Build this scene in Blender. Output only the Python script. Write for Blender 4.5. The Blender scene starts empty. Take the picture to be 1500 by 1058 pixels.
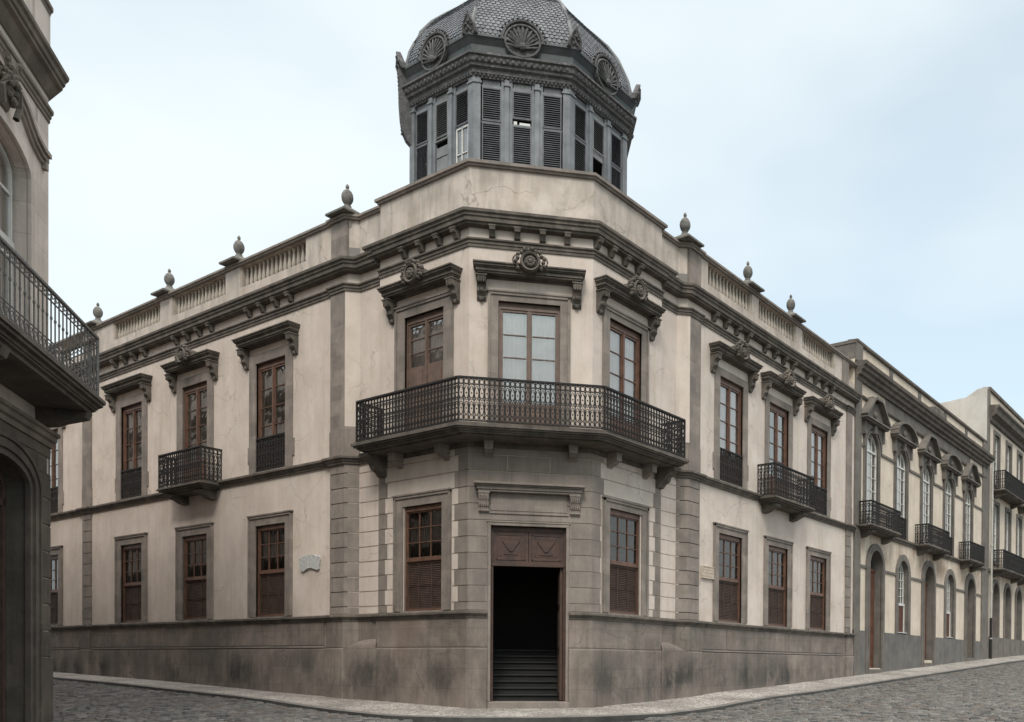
import bpy, math, random
from mathutils import Matrix, Vector
from mathutils.geometry import tessellate_polygon
random.seed(7)
R = math.radians
sc = bpy.context.scene
COL = sc.collection

# ------------------------------------------------------------------ camera
CAM = Vector((-13.7758, -13.0064, 0.0))
YAW, PIT, ROL = R(33.7852), R(-0.6046), R(0.4292)
F = Vector((math.cos(YAW)*math.cos(PIT), math.sin(YAW)*math.cos(PIT), math.sin(PIT)))
Rv = Vector((math.sin(YAW), -math.cos(YAW), 0)); Uv = Rv.cross(F)
R2 = math.cos(ROL)*Rv + math.sin(ROL)*Uv
U2 = -math.sin(ROL)*Rv + math.cos(ROL)*Uv
cd = bpy.data.cameras.new("camera"); cam = bpy.data.objects.new("camera", cd); COL.objects.link(cam)
cam.matrix_world = Matrix(((R2.x, U2.x, -F.x, CAM.x), (R2.y, U2.y, -F.y, CAM.y), (R2.z, U2.z, -F.z, CAM.z), (0, 0, 0, 1)))
cd.sensor_width = 36; cd.lens = 1297.88/1500*36
cd.shift_x = (750-997.36)/1500; cd.shift_y = (986.475-529)/1500
cd.clip_end = 3000; cd.clip_start = .05
sc.camera = cam

# ------------------------------------------------------------------ light
SUN_EL, SUN_AZ = R(46), R(216)          # azimuth measured counter-clockwise from +X: where the light comes from
w = bpy.data.worlds.new("World"); sc.world = w; w.use_nodes = True
nt = w.node_tree; nt.nodes.clear()
def N(t, **k):
    n = nt.nodes.new(t)
    for a, b in k.items(): setattr(n, a, b)
    return n
sky = N('ShaderNodeTexSky', sky_type='NISHITA', sun_disc=False)
sky.sun_elevation = SUN_EL; sky.sun_rotation = R(90)-SUN_AZ
sky.dust_density = 3.0; sky.ozone_density = 2.0
tc = N('ShaderNodeTexCoord')
mp = N('ShaderNodeMapping'); mp.inputs['Scale'].default_value = (1.0, 1.0, 2.3)
nz = N('ShaderNodeTexNoise'); nz.inputs['Scale'].default_value = 1.3; nz.inputs['Detail'].default_value = 4; nz.inputs['Roughness'].default_value = .5
cr = N('ShaderNodeValToRGB'); cr.color_ramp.elements[0].position = .36; cr.color_ramp.elements[1].position = .62
cr.color_ramp.elements[0].color = (.62, .62, .62, 1); cr.color_ramp.elements[1].color = (.97, .97, .97, 1)
sx = N('ShaderNodeSeparateXYZ')
zr = N('ShaderNodeMapRange', interpolation_type='SMOOTHSTEP'); zr.inputs['From Min'].default_value = .62; zr.inputs['From Max'].default_value = 1   # overcast: much brighter overhead
zr.inputs['To Min'].default_value = 7.0; zr.inputs['To Max'].default_value = 27
cc = N('ShaderNodeMixRGB', blend_type='MULTIPLY'); cc.inputs[0].default_value = 1; cc.inputs[1].default_value = (.90, .985, 1.0, 1)
cb = N('ShaderNodeCombineXYZ')
mx = N('ShaderNodeMixRGB')
bg = N('ShaderNodeBackground'); bg.inputs['Strength'].default_value = .1
out = N('ShaderNodeOutputWorld')
L = nt.links.new
L(tc.outputs['Generated'], mp.inputs[0]); L(mp.outputs[0], nz.inputs['Vector']); L(nz.outputs['Fac'], cr.inputs[0])
L(tc.outputs['Generated'], sx.inputs[0]); L(sx.outputs['Z'], zr.inputs[0])
for i in range(3): L(zr.outputs[0], cb.inputs[i])
wz = N('ShaderNodeMapRange'); wz.inputs['From Min'].default_value = .62; wz.inputs['From Max'].default_value = .85; L(sx.outputs['Z'], wz.inputs[0])
wc = N('ShaderNodeMixRGB'); wc.inputs[1].default_value = (.90, .98, 1.0, 1); wc.inputs[2].default_value = (1.0, .945, .905, 1); L(wz.outputs[0], wc.inputs[0]); L(wc.outputs[0], cc.inputs[1])   # thicker, warmer cloud overhead
L(cb.outputs[0], cc.inputs[2]); L(cr.outputs[0], mx.inputs[0]); tn = N('ShaderNodeMixRGB', blend_type='MULTIPLY'); tn.inputs[0].default_value = 1; tn.inputs[2].default_value = (1.12, 1.50, 1.42, 1)
L(sky.outputs[0], tn.inputs[1]); L(tn.outputs[0], mx.inputs[1]); L(cc.outputs[0], mx.inputs[2])
L(mx.outputs[0], bg.inputs[0]); L(bg.outputs[0], out.inputs[0])
sd = bpy.data.lights.new("sun", 'SUN'); sd.energy = 1.3; sd.angle = R(16); sd.color = (1, .95, .88)
so = bpy.data.objects.new("sun", sd); COL.objects.link(so)
dv = Vector((math.cos(SUN_AZ)*math.cos(SUN_EL), math.sin(SUN_AZ)*math.cos(SUN_EL), math.sin(SUN_EL)))
so.rotation_euler = dv.to_track_quat('Z', 'Y').to_euler()
sc.view_settings.view_transform = 'Standard'; sc.view_settings.look = 'None'
sc.view_settings.exposure = 0.60; sc.view_settings.gamma = 1
sc.view_settings.use_curve_mapping = False

# ------------------------------------------------------------------ materials
def mat(name, c1, c2=None, rough=.85, scale=1.5, streak=0.0, streak_c=None, bump=.15, bscale=30, stain=None, metal=0, dstain=None, block=0, crack=0, zj=False, bh=.366, bw=.83):
    """Layered procedural: two-tone noise, vertical run-off streaks, patchy stains of their own shape, fine grain bump."""
    m = bpy.data.materials.new(name); m.use_nodes = True
    t = m.node_tree; nd = t.nodes; nd.clear(); l = t.links.new
    o = nd.new('ShaderNodeOutputMaterial'); b = nd.new('ShaderNodeBsdfPrincipled'); l(b.outputs[0], o.inputs[0])
    b.inputs['Roughness'].default_value = rough; b.inputs['Metallic'].default_value = metal
    g = nd.new('ShaderNodeNewGeometry')
    n1 = nd.new('ShaderNodeTexNoise'); n1.inputs['Scale'].default_value = scale; n1.inputs['Detail'].default_value = 8; n1.inputs['Roughness'].default_value = .62
    l(g.outputs['Position'], n1.inputs['Vector'])
    r1 = nd.new('ShaderNodeValToRGB'); r1.color_ramp.elements[0].position = .36; r1.color_ramp.elements[1].position = .66
    c2 = c2 or tuple(v*.85 for v in c1)
    r1.color_ramp.elements[0].color = (*c2, 1); r1.color_ramp.elements[1].color = (*c1, 1)
    l(n1.outputs['Fac'], r1.inputs[0]); cur = r1.outputs[0]
    def layer(cur, scl, fac, col, lo, hi, sc1=1, off=0):
        mpn = nd.new('ShaderNodeMapping'); mpn.inputs['Scale'].default_value = scl; mpn.inputs['Location'].default_value = (off, off, off)
        l(g.outputs['Position'], mpn.inputs[0])
        nn = nd.new('ShaderNodeTexNoise'); nn.inputs['Scale'].default_value = sc1; nn.inputs['Detail'].default_value = 7; nn.inputs['Roughness'].default_value = .65
        l(mpn.outputs[0], nn.inputs['Vector'])
        rr = nd.new('ShaderNodeMapRange'); rr.inputs['From Min'].default_value = lo; rr.inputs['From Max'].default_value = hi; rr.inputs['To Max'].default_value = fac
        l(nn.outputs['Fac'], rr.inputs[0])
        mm = nd.new('ShaderNodeMixRGB'); mm.inputs[2].default_value = (*col, 1)
        l(rr.outputs[0], mm.inputs[0]); l(cur, mm.inputs[1]); return mm.outputs[0], rr.outputs[0]
    if streak: cur, _ = layer(cur, (5, 5, .35), streak, streak_c or tuple(v*.55 for v in c1), .48, .75)
    if stain:
        for k, (fac, col, lo, hi, s) in enumerate(stain): cur, _ = layer(cur, (1, 1, .8), fac, col, lo, hi, s, off=11*k+3)
    if dstain:   # damp, mould-blackened patches in a band of heights
        fac, col, zlo, zhi = dstain
        sz = nd.new('ShaderNodeSeparateXYZ'); l(g.outputs['Position'], sz.inputs[0])
        mpn = nd.new('ShaderNodeMapping'); mpn.inputs['Scale'].default_value = (1.0, 1.0, .42); mpn.inputs['Location'].default_value = (3.1, 1.7, 0); l(g.outputs['Position'], mpn.inputs[0])
        nn = nd.new('ShaderNodeTexNoise'); nn.inputs['Scale'].default_value = 1; nn.inputs['Detail'].default_value = 9; nn.inputs['Roughness'].default_value = .7; l(mpn.outputs[0], nn.inputs['Vector'])
        a = nd.new('ShaderNodeMapRange'); a.inputs['From Min'].default_value = zlo; a.inputs['From Max'].default_value = zlo+.55; l(sz.outputs['Z'], a.inputs[0])
        c = nd.new('ShaderNodeMapRange'); c.inputs['From Min'].default_value = zhi; c.inputs['From Max'].default_value = zhi-.7; l(sz.outputs['Z'], c.inputs[0])
        d = nd.new('ShaderNodeMapRange'); d.inputs['From Min'].default_value = .42; d.inputs['From Max'].default_value = .60; d.inputs['To Max'].default_value = fac; l(nn.outputs['Fac'], d.inputs[0])
        m1 = nd.new('ShaderNodeMath'); m1.operation = 'MULTIPLY'; l(a.outputs[0], m1.inputs[0]); l(c.outputs[0], m1.inputs[1])
        m2 = nd.new('ShaderNodeMath'); m2.operation = 'MULTIPLY'; l(m1.outputs[0], m2.inputs[0]); l(d.outputs[0], m2.inputs[1])
        lf = nd.new('ShaderNodeTexNoise'); lf.inputs['Scale'].default_value = .33; lf.inputs['Detail'].default_value = 2; l(g.outputs['Position'], lf.inputs['Vector'])
        lr = nd.new('ShaderNodeMapRange'); lr.inputs['From Min'].default_value = .42; lr.inputs['From Max'].default_value = .58; lr.inputs['To Min'].default_value = .45; l(lf.outputs['Fac'], lr.inputs[0])
        m3 = nd.new('ShaderNodeMath'); m3.operation = 'MULTIPLY'; l(m2.outputs[0], m3.inputs[0]); l(lr.outputs[0], m3.inputs[1])
        mm = nd.new('ShaderNodeMixRGB'); mm.inputs[2].default_value = (*col, 1); l(m3.outputs[0], mm.inputs[0]); l(cur, mm.inputs[1]); cur = mm.outputs[0]
    if block:   # every stone of the course has its own tone, with a fine joint between
        sz = nd.new('ShaderNodeSeparateXYZ'); l(g.outputs['Position'], sz.inputs[0])
        sb = nd.new('ShaderNodeMath'); sb.operation = 'SUBTRACT'; l(sz.outputs['X'], sb.inputs[0]); l(sz.outputs['Y'], sb.inputs[1])
        fz_ = nd.new('ShaderNodeMath'); fz_.operation = 'MULTIPLY_ADD'; fz_.inputs[1].default_value = 1/bh; fz_.inputs[2].default_value = .31; l(sz.outputs['Z'], fz_.inputs[0])
        flz = nd.new('ShaderNodeMath'); flz.operation = 'FLOOR'; l(fz_.outputs[0], flz.inputs[0])
        ad = nd.new('ShaderNodeMath'); ad.operation = 'MULTIPLY_ADD'; ad.inputs[1].default_value = .43; l(flz.outputs[0], ad.inputs[0])
        dvd = nd.new('ShaderNodeMath'); dvd.operation = 'MULTIPLY'; dvd.inputs[1].default_value = 1/bw; l(sb.outputs[0], dvd.inputs[0]); l(dvd.outputs[0], ad.inputs[2])
        flx = nd.new('ShaderNodeMath'); flx.operation = 'FLOOR'; l(ad.outputs[0], flx.inputs[0])
        cbx = nd.new('ShaderNodeCombineXYZ'); l(flx.outputs[0], cbx.inputs[0]); l(flz.outputs[0], cbx.inputs[1])
        wn = nd.new('ShaderNodeTexWhiteNoise'); wn.noise_dimensions = '2D'; l(cbx.outputs[0], wn.inputs['Vector'])
        rg = nd.new('ShaderNodeMapRange'); rg.inputs['To Min'].default_value = 1-block; rg.inputs['To Max'].default_value = 1+block; l(wn.outputs['Value'], rg.inputs[0])
        frx = nd.new('ShaderNodeMath'); frx.operation = 'FRACT'; l(ad.outputs[0], frx.inputs[0])
        jn = nd.new('ShaderNodeMapRange'); jn.inputs['From Max'].default_value = .018; jn.inputs['To Min'].default_value = .55; l(frx.outputs[0], jn.inputs[0])
        mj_ = nd.new('ShaderNodeMath'); mj_.operation = 'MULTIPLY'; l(rg.outputs[0], mj_.inputs[0]); l(jn.outputs[0], mj_.inputs[1])
        if zj:
            fr2 = nd.new('ShaderNodeMath'); fr2.operation = 'FRACT'; l(fz_.outputs[0], fr2.inputs[0]); jz = nd.new('ShaderNodeMapRange'); jz.inputs['From Max'].default_value = .03; jz.inputs['To Min'].default_value = .62; l(fr2.outputs[0], jz.inputs[0])
            mz = nd.new('ShaderNodeMath'); mz.operation = 'MULTIPLY'; l(mj_.outputs[0], mz.inputs[0]); l(jz.outputs[0], mz.inputs[1]); mj_ = mz
        vm = nd.new('ShaderNodeVectorMath'); vm.operation = 'SCALE'; l(cur, vm.inputs[0]); l(mj_.outputs[0], vm.inputs['Scale']); cur = vm.outputs[0]
    if crack:   # wandering hairline cracks, only here and there
        nw = nd.new('ShaderNodeTexNoise'); nw.inputs['Scale'].default_value = 1.6; nw.inputs['Detail'].default_value = 6; l(g.outputs['Position'], nw.inputs['Vector'])
        av = nd.new('ShaderNodeMixRGB'); av.blend_type = 'ADD'; av.inputs[0].default_value = .8; l(g.outputs['Position'], av.inputs[1]); l(nw.outputs['Color'], av.inputs[2])
        vo = nd.new('ShaderNodeTexVoronoi'); vo.feature = 'DISTANCE_TO_EDGE'; vo.inputs['Scale'].default_value = .75; l(av.outputs[0], vo.inputs['Vector'])
        c1_ = nd.new('ShaderNodeMapRange'); c1_.inputs['From Max'].default_value = .011; c1_.inputs['To Min'].default_value = crack; c1_.inputs['To Max'].default_value = 0; l(vo.outputs['Distance'], c1_.inputs[0])
        nm = nd.new('ShaderNodeTexNoise'); nm.inputs['Scale'].default_value = .55; nm.inputs['Detail'].default_value = 3; l(g.outputs['Position'], nm.inputs['Vector'])
        c2_ = nd.new('ShaderNodeMapRange'); c2_.inputs['From Min'].default_value = .47; c2_.inputs['From Max'].default_value = .6; l(nm.outputs['Fac'], c2_.inputs[0])
        c3_ = nd.new('ShaderNodeMath'); c3_.operation = 'MULTIPLY'; l(c1_.outputs[0], c3_.inputs[0]); l(c2_.outputs[0], c3_.inputs[1])
        mm = nd.new('ShaderNodeMixRGB'); mm.inputs[2].default_value = (*[v*.4 for v in c2], 1); l(c3_.outputs[0], mm.inputs[0]); l(cur, mm.inputs[1]); cur = mm.outputs[0]
    l(cur, b.inputs['Base Color'])
    if bump:
        n3 = nd.new('ShaderNodeTexNoise'); n3.inputs['Scale'].default_value = bscale; n3.inputs['Detail'].default_value = 6; l(g.outputs['Position'], n3.inputs['Vector'])
        bp = nd.new('ShaderNodeBump'); bp.inputs['Strength'].default_value = bump; bp.inputs['Distance'].default_value = .02
        l(n3.outputs['Fac'], bp.inputs['Height']); l(bp.outputs[0], b.inputs['Normal'])
    return m

PL = mat('plaster_cream', (.66, .56, .492), (.53, .445, .385), rough=.92, scale=.9, streak=.42, streak_c=(.36, .305, .25), bump=.16, bscale=9, crack=.55,
         stain=[(.45, (.52, .405, .32), .50, .70, 2.1), (.45, (.68, .62, .55), .54, .72, .6), (.30, (.46, .425, .36), .52, .70, .45), (.40, (.33, .28, .225), .60, .72, 3.4)])
PLA = mat('plaster_attic', (.58, .495, .43), (.42, .355, .305), rough=.92, scale=1.1, streak=.7, streak_c=(.23, .195, .165), bump=.18, bscale=9, crack=.8,
          stain=[(.55, (.27, .235, .19), .50, .70, 1.8), (.5, (.64, .58, .51), .55, .68, 1.2), (.4, (.50, .36, .26), .56, .72, .8)])
PLD = mat('plaster_dado', (.50, .44, .365), (.43, .37, .30), rough=.92, scale=1.3, streak=.3, streak_c=(.30, .255, .2), bump=.1, bscale=14)
ST = mat('grey_stone', (.275, .225, .192), (.178, .150, .130), rough=.85, scale=2.2, streak=.40, streak_c=(.10, .09, .075), bump=.3, bscale=18, block=.13,
         stain=[(.35, (.155, .148, .125), .5, .7, .8), (.3, (.34, .28, .24), .55, .7, 2.6)])
ST2 = mat('grey_stone_light', (.29, .238, .205), (.20, .168, .147), rough=.85, scale=1.6, streak=.40, streak_c=(.11, .095, .08), bump=.3, bscale=18, block=.12,
          stain=[(.4, (.15, .135, .11), .52, .7, 1.1), (.35, (.36, .31, .26), .56, .7, 3)])
MO = mat('moulding_stone', (.155, .126, .104), (.080, .068, .057), rough=.88, scale=3, streak=.55, streak_c=(.038, .035, .028), bump=.4, bscale=22, block=.14,
         stain=[(.4, (.088, .092, .066), .52, .70, 1.3), (.5, (.24, .205, .168), .57, .72, 3.5)])
BAL = mat('balustrade_stone', (.50, .43, .36), (.36, .31, .26), rough=.9, scale=3, streak=.5, streak_c=(.15, .13, .105), bump=.25, bscale=26)
URN = mat('urn_stone', (.20, .185, .165), (.10, .095, .085), rough=.9, scale=9, bump=.5, bscale=30)
PT = mat('plinth_stone', (.265, .214, .182), (.148, .120, .103), rough=.85, scale=1.1, streak=.60, streak_c=(.080, .070, .060), bump=.4, bscale=12, crack=.7, block=.08, zj=True, bh=.46, bw=1.15,
         stain=[(.5, (.115, .112, .094), .48, .68, .9), (.5, (.31, .262, .22), .54, .70, 1.5), (.4, (.20, .135, .10), .55, .7, .6)], dstain=(.93, (.028, .027, .024), -1.05, .46))
NPL = mat('neighbour_plaster', (.68, .575, .47), (.57, .475, .38), rough=.92, scale=1.0, streak=.4, streak_c=(.34, .28, .21), bump=.1, bscale=12, crack=.4, dstain=(.75, (.21, .13, .085), 3.6, 5.9),
          stain=[(.3, (.36, .31, .25), .55, .72, 2)])
NPT = mat('neighbour_plinth', (.165, .152, .138), (.105, .098, .09), rough=.85, scale=1.6, streak=.4, streak_c=(.045, .044, .042), bump=.2, bscale=18)
NST = mat('neighbour_stone', (.175, .152, .132), (.11, .097, .085), rough=.88, scale=2, streak=.3, bump=.2, bscale=20)
PALE = mat('pale_render', (.52, .50, .46), (.40, .37, .335), rough=.92, scale=.8, streak=.4, streak_c=(.36, .31, .27), bump=.1)
LST = mat('limestone_near', (.66, .58, .515), (.50, .435, .38), rough=.88, scale=1.3, streak=.3, streak_c=(.13, .115, .095), bump=.25, bscale=18, block=.09, zj=True, bh=.53, bw=1.25,
          stain=[(.4, (.14, .13, .10), .53, .72, 1.1), (.4, (.56, .50, .45), .55, .7, .8)])
LSM = mat('weathered_limestone_near', (.42, .36, .31), (.27, .235, .20), rough=.88, scale=2.5, streak=.5, streak_c=(.14, .12, .10), bump=.3, bscale=18)
LSB = mat('darker_limestone_near', (.130, .106, .084), (.068, .058, .047), rough=.85, scale=1.5, streak=.45, streak_c=(.035, .032, .027), bump=.35, bscale=18, block=.12,
          stain=[(.4, (.06, .06, .045), .52, .70, 1.5), (.35, (.19, .16, .13), .56, .72, 2.6)])  # darker stone for the lower storey, door reveals and balcony
LSD = mat('dark_limestone_near', (.225, .185, .150), (.125, .105, .086), rough=.85, scale=1.5, streak=.4, streak_c=(.04, .038, .032), bump=.3, bscale=20,
          stain=[(.4, (.07, .075, .055), .52, .70, 1.5)])
WD = mat('brown_wood', (.165, .084, .054), (.098, .049, .034), rough=.5, scale=5, streak=.3, bump=.08)
WDOOR = mat('dark_door_wood', (.085, .040, .026), (.045, .022, .016), rough=.55, scale=5, streak=.3, bump=.08)
WDL = mat('worn_wood', (.165, .105, .078), (.105, .066, .050), rough=.55, scale=5, streak=.3, bump=.08)
WDK = mat('dark_louvred_wood', (.085, .047, .032), (.048, .028, .021), rough=.7, scale=6, bump=.08)
NW = mat('reddish_door_wood', (.15, .060, .033), (.085, .035, .022), rough=.6, scale=3, streak=.4, bump=.1)
WH = mat('white_window_paint', (.66, .65, .62), (.56, .55, .52), rough=.6, scale=6, bump=.05)
IR = mat('black_iron', (.011, .011, .012), (.022, .018, .015), rough=.85, scale=22, bump=.1, metal=.0)
IRG = mat('grey_iron', (.17, .165, .155), (.09, .087, .082), rough=.55, scale=18, bump=.1)
CU = mat('cupola_paint', (.225, .233, .243), (.130, .137, .146), rough=.7, scale=2.2, streak=.5, streak_c=(.07, .075, .08), bump=.15, bscale=24)
CUD = mat('cupola_louvre', (.15, .15, .158), (.09, .09, .098), rough=.75, scale=4, bump=.1)
CUP = mat('cupola_pale_board', (.22, .225, .225), (.15, .152, .15), rough=.8, scale=4, streak=.4, bump=.1)
CUE = mat('cupola_entablature', (.125, .118, .118), (.062, .060, .060), rough=.85, scale=9, bump=.6, bscale=26,
          stain=[(.6, (.24, .215, .225), .55, .66, 7), (.4, (.05, .06, .05), .5, .66, 2)])
CUZ = mat('cupola_zinc', (.075, .082, .084), (.042, .048, .048), rough=.6, scale=3, streak=.4, bump=.1)
SL1 = mat('slate_a', (.130, .137, .148), (.092, .100, .110), rough=.55, scale=3, bump=.15)
SL2 = mat('slate_b', (.145, .152, .163), (.105, .112, .123), rough=.5, scale=3, bump=.15)
SL3 = mat('slate_c', (.115, .121, .131), (.082, .088, .096), rough=.6, scale=3, bump=.15)
DK = mat('dark_interior', (.022, .020, .018), (.014, .013, .012), rough=.9, bump=0)  # near-black colour stands in for shade in unlit interiors
CUR = mat('curtain_cloth', (.78, .68, .655), (.64, .55, .53), rough=.9, scale=2, streak=.4, streak_c=(.42, .38, .38), bump=.1)
BLK = mat('blackout_cloth', (.22, .18, .15), (.10, .08, .066), rough=.9, scale=3, streak=.5, bump=.05)
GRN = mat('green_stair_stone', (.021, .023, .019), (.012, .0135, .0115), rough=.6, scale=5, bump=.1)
MAR = mat('marble_plaque', (.56, .555, .53), (.38, .38, .365), rough=.5, scale=14, bump=.4, bscale=40)
MAR2 = mat('sandstone_plaque', (.56, .47, .38), (.40, .33, .26), rough=.8, scale=14, bump=.6, bscale=40)
RF = mat('roof_screed', (.22, .2, .18), rough=.9)

def glass(name, refl, tint):
    m = bpy.data.materials.new(name); m.use_nodes = True
    t = m.node_tree; nd = t.nodes; nd.clear(); l = t.links.new
    o = nd.new('ShaderNodeOutputMaterial'); mxs = nd.new('ShaderNodeMixShader')
    tr = nd.new('ShaderNodeBsdfTransparent'); tr.inputs[0].default_value = (*tint, 1)
    gl = nd.new('ShaderNodeBsdfGlossy'); gl.inputs['Roughness'].default_value = .03; gl.inputs[0].default_value = (1, .985, .96, 1)
    fr = nd.new('ShaderNodeFresnel'); fr.inputs[0].default_value = 1.5
    ad = nd.new('ShaderNodeMath'); ad.operation = 'ADD'; ad.inputs[1].default_value = refl; ad.use_clamp = True
    g = nd.new('ShaderNodeNewGeometry'); n3 = nd.new('ShaderNodeTexNoise'); n3.inputs['Scale'].default_value = 2.6; l(g.outputs['Position'], n3.inputs['Vector'])
    bp = nd.new('ShaderNodeBump'); bp.inputs['Strength'].default_value = .25; bp.inputs['Distance'].default_value = .02; l(n3.outputs['Fac'], bp.inputs['Height']); l(bp.outputs[0], gl.inputs['Normal'])
    l(fr.outputs[0], ad.inputs[0]); l(ad.outputs[0], mxs.inputs[0]); l(tr.outputs[0], mxs.inputs[1]); l(gl.outputs[0], mxs.inputs[2]); l(mxs.outputs[0], o.inputs[0])
    return m
GL = glass('window_glass', .22, (.93, .93, .92)); GLD = glass('dull_glass', .04, (.6, .6, .6))

def cobble():
    m = bpy.data.materials.new('cobblestones'); m.use_nodes = True
    t = m.node_tree; nd = t.nodes; l = t.links.new; b = nd['Principled BSDF']; b.inputs['Roughness'].default_value = .9
    g = nd.new('ShaderNodeNewGeometry')
    mp = nd.new('ShaderNodeMapping'); mp.inputs['Rotation'].default_value = (0, 0, R(45)); mp.inputs['Scale'].default_value = (6.2, 4.0, 0); l(g.outputs['Position'], mp.inputs[0])
    wn = nd.new('ShaderNodeTexNoise'); wn.inputs['Scale'].default_value = 1.2; wn.inputs['Detail'].default_value = 3; l(mp.outputs[0], wn.inputs['Vector'])
    mixv = nd.new('ShaderNodeMixRGB'); mixv.blend_type = 'ADD'; mixv.inputs[0].default_value = .9; l(mp.outputs[0], mixv.inputs[1]); l(wn.outputs['Color'], mixv.inputs[2])
    v = nd.new('ShaderNodeTexVoronoi'); v.feature = 'DISTANCE_TO_EDGE'; v.inputs['Scale'].default_value = 1; l(mixv.outputs[0], v.inputs['Vector'])
    vc = nd.new('ShaderNodeTexVoronoi'); vc.inputs['Scale'].default_value = 1; l(mixv.outputs[0], vc.inputs['Vector'])
    sepc = nd.new('ShaderNodeSeparateColor'); l(vc.outputs['Color'], sepc.inputs[0])
    r = nd.new('ShaderNodeValToRGB'); r.color_ramp.elements[0].color = (.06, .058, .055, 1); r.color_ramp.elements[1].color = (.16, .155, .15, 1); l(sepc.outputs[0], r.inputs[0])
    nb = nd.new('ShaderNodeTexNoise'); nb.inputs['Scale'].default_value = .55; nb.inputs['Detail'].default_value = 6; l(g.outputs['Position'], nb.inputs['Vector'])
    rb = nd.new('ShaderNodeValToRGB'); rb.color_ramp.elements[0].position = .3; rb.color_ramp.elements[0].color = (.6, .6, .6, 1); rb.color_ramp.elements[1].position = .7; rb.color_ramp.elements[1].color = (1.25, 1.22, 1.18, 1)
    l(nb.outputs['Fac'], rb.inputs[0]); mm = nd.new('ShaderNodeMixRGB'); mm.blend_type = 'MULTIPLY'; mm.inputs[0].default_value = 1; l(r.outputs[0], mm.inputs[1]); l(rb.outputs[0], mm.inputs[2])
    ed = nd.new('ShaderNodeMapRange'); ed.inputs['From Min'].default_value = .02; ed.inputs['From Max'].default_value = .13; l(v.outputs['Distance'], ed.inputs[0])
    mj = nd.new('ShaderNodeMixRGB'); mj.inputs[1].default_value = (.022, .022, .020, 1); l(ed.outputs[0], mj.inputs[0]); l(mm.outputs[0], mj.inputs[2]); l(mj.outputs[0], b.inputs['Base Color'])
    hh = nd.new('ShaderNodeMapRange'); hh.inputs['From Max'].default_value = .3; hh.interpolation_type = 'SMOOTHSTEP'; l(v.outputs['Distance'], hh.inputs[0])
    sm = nd.new('ShaderNodeMath'); sm.operation = 'MULTIPLY_ADD'; sm.inputs[1].default_value = 1; l(hh.outputs[0], sm.inputs[0]); l(sepc.outputs[1], sm.inputs[2])
    bp = nd.new('ShaderNodeBump'); bp.inputs['Strength'].default_value = 1; bp.inputs['Distance'].default_value = .06; l(sm.outputs[0], bp.inputs['Height']); l(bp.outputs[0], b.inputs['Normal'])
    return m
CB = cobble()
def mosaic():
    m = bpy.data.materials.new('pavement_mosaic'); m.use_nodes = True
    t = m.node_tree; nd = t.nodes; l = t.links.new; b = nd['Principled BSDF']; b.inputs['Roughness'].default_value = .8
    g = nd.new('ShaderNodeNewGeometry')
    vc = nd.new('ShaderNodeTexVoronoi'); vc.inputs['Scale'].default_value = 13; l(g.outputs['Position'], vc.inputs['Vector'])
    ve = nd.new('ShaderNodeTexVoronoi'); ve.feature = 'DISTANCE_TO_EDGE'; ve.inputs['Scale'].default_value = 13; l(g.outputs['Position'], ve.inputs['Vector'])
    sepc = nd.new('ShaderNodeSeparateColor'); l(vc.outputs['Color'], sepc.inputs[0])
    r = nd.new('ShaderNodeValToRGB'); r.color_ramp.elements[0].color = (.30, .275, .25, 1); r.color_ramp.elements[1].color = (.56, .52, .475, 1); l(sepc.outputs[0], r.inputs[0])
    nb = nd.new('ShaderNodeTexNoise'); nb.inputs['Scale'].default_value = .9; nb.inputs['Detail'].default_value = 8; l(g.outputs['Position'], nb.inputs['Vector'])
    rb = nd.new('ShaderNodeValToRGB'); rb.color_ramp.elements[0].position = .35; rb.color_ramp.elements[0].color = (.6, .58, .56, 1); rb.color_ramp.elements[1].position = .65; rb.color_ramp.elements[1].color = (1.05, 1.04, 1.03, 1)
    l(nb.outputs['Fac'], rb.inputs[0]); mm = nd.new('ShaderNodeMixRGB'); mm.blend_type = 'MULTIPLY'; mm.inputs[0].default_value = 1; l(r.outputs[0], mm.inputs[1]); l(rb.outputs[0], mm.inputs[2])
    ed = nd.new('ShaderNodeMapRange'); ed.inputs['From Max'].default_value = .12; l(ve.outputs['Distance'], ed.inputs[0])
    mj = nd.new('ShaderNodeMixRGB'); mj.inputs[1].default_value = (.12, .108, .095, 1); l(ed.outputs[0], mj.inputs[0]); l(mm.outputs[0], mj.inputs[2]); l(mj.outputs[0], b.inputs['Base Color'])
    bp = nd.new('ShaderNodeBump'); bp.inputs['Strength'].default_value = .6; bp.inputs['Distance'].default_value = .01; l(ed.outputs[0], bp.inputs['Height']); l(bp.outputs[0], b.inputs['Normal'])
    return m
PV = mosaic()
KB = mat('kerb_stone', (.21, .195, .175), (.12, .11, .10), rough=.8, scale=2, bump=.3, bscale=14, stain=[(.5, (.07, .065, .06), .5, .66, 1.5)])
KBF = mat('dark_kerb_face_joint', (.055, .052, .047), (.03, .029, .027), rough=.85, scale=3, bump=.3, bscale=14)  # dark tone for the kerb face, stone joints and plinth groove

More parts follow.
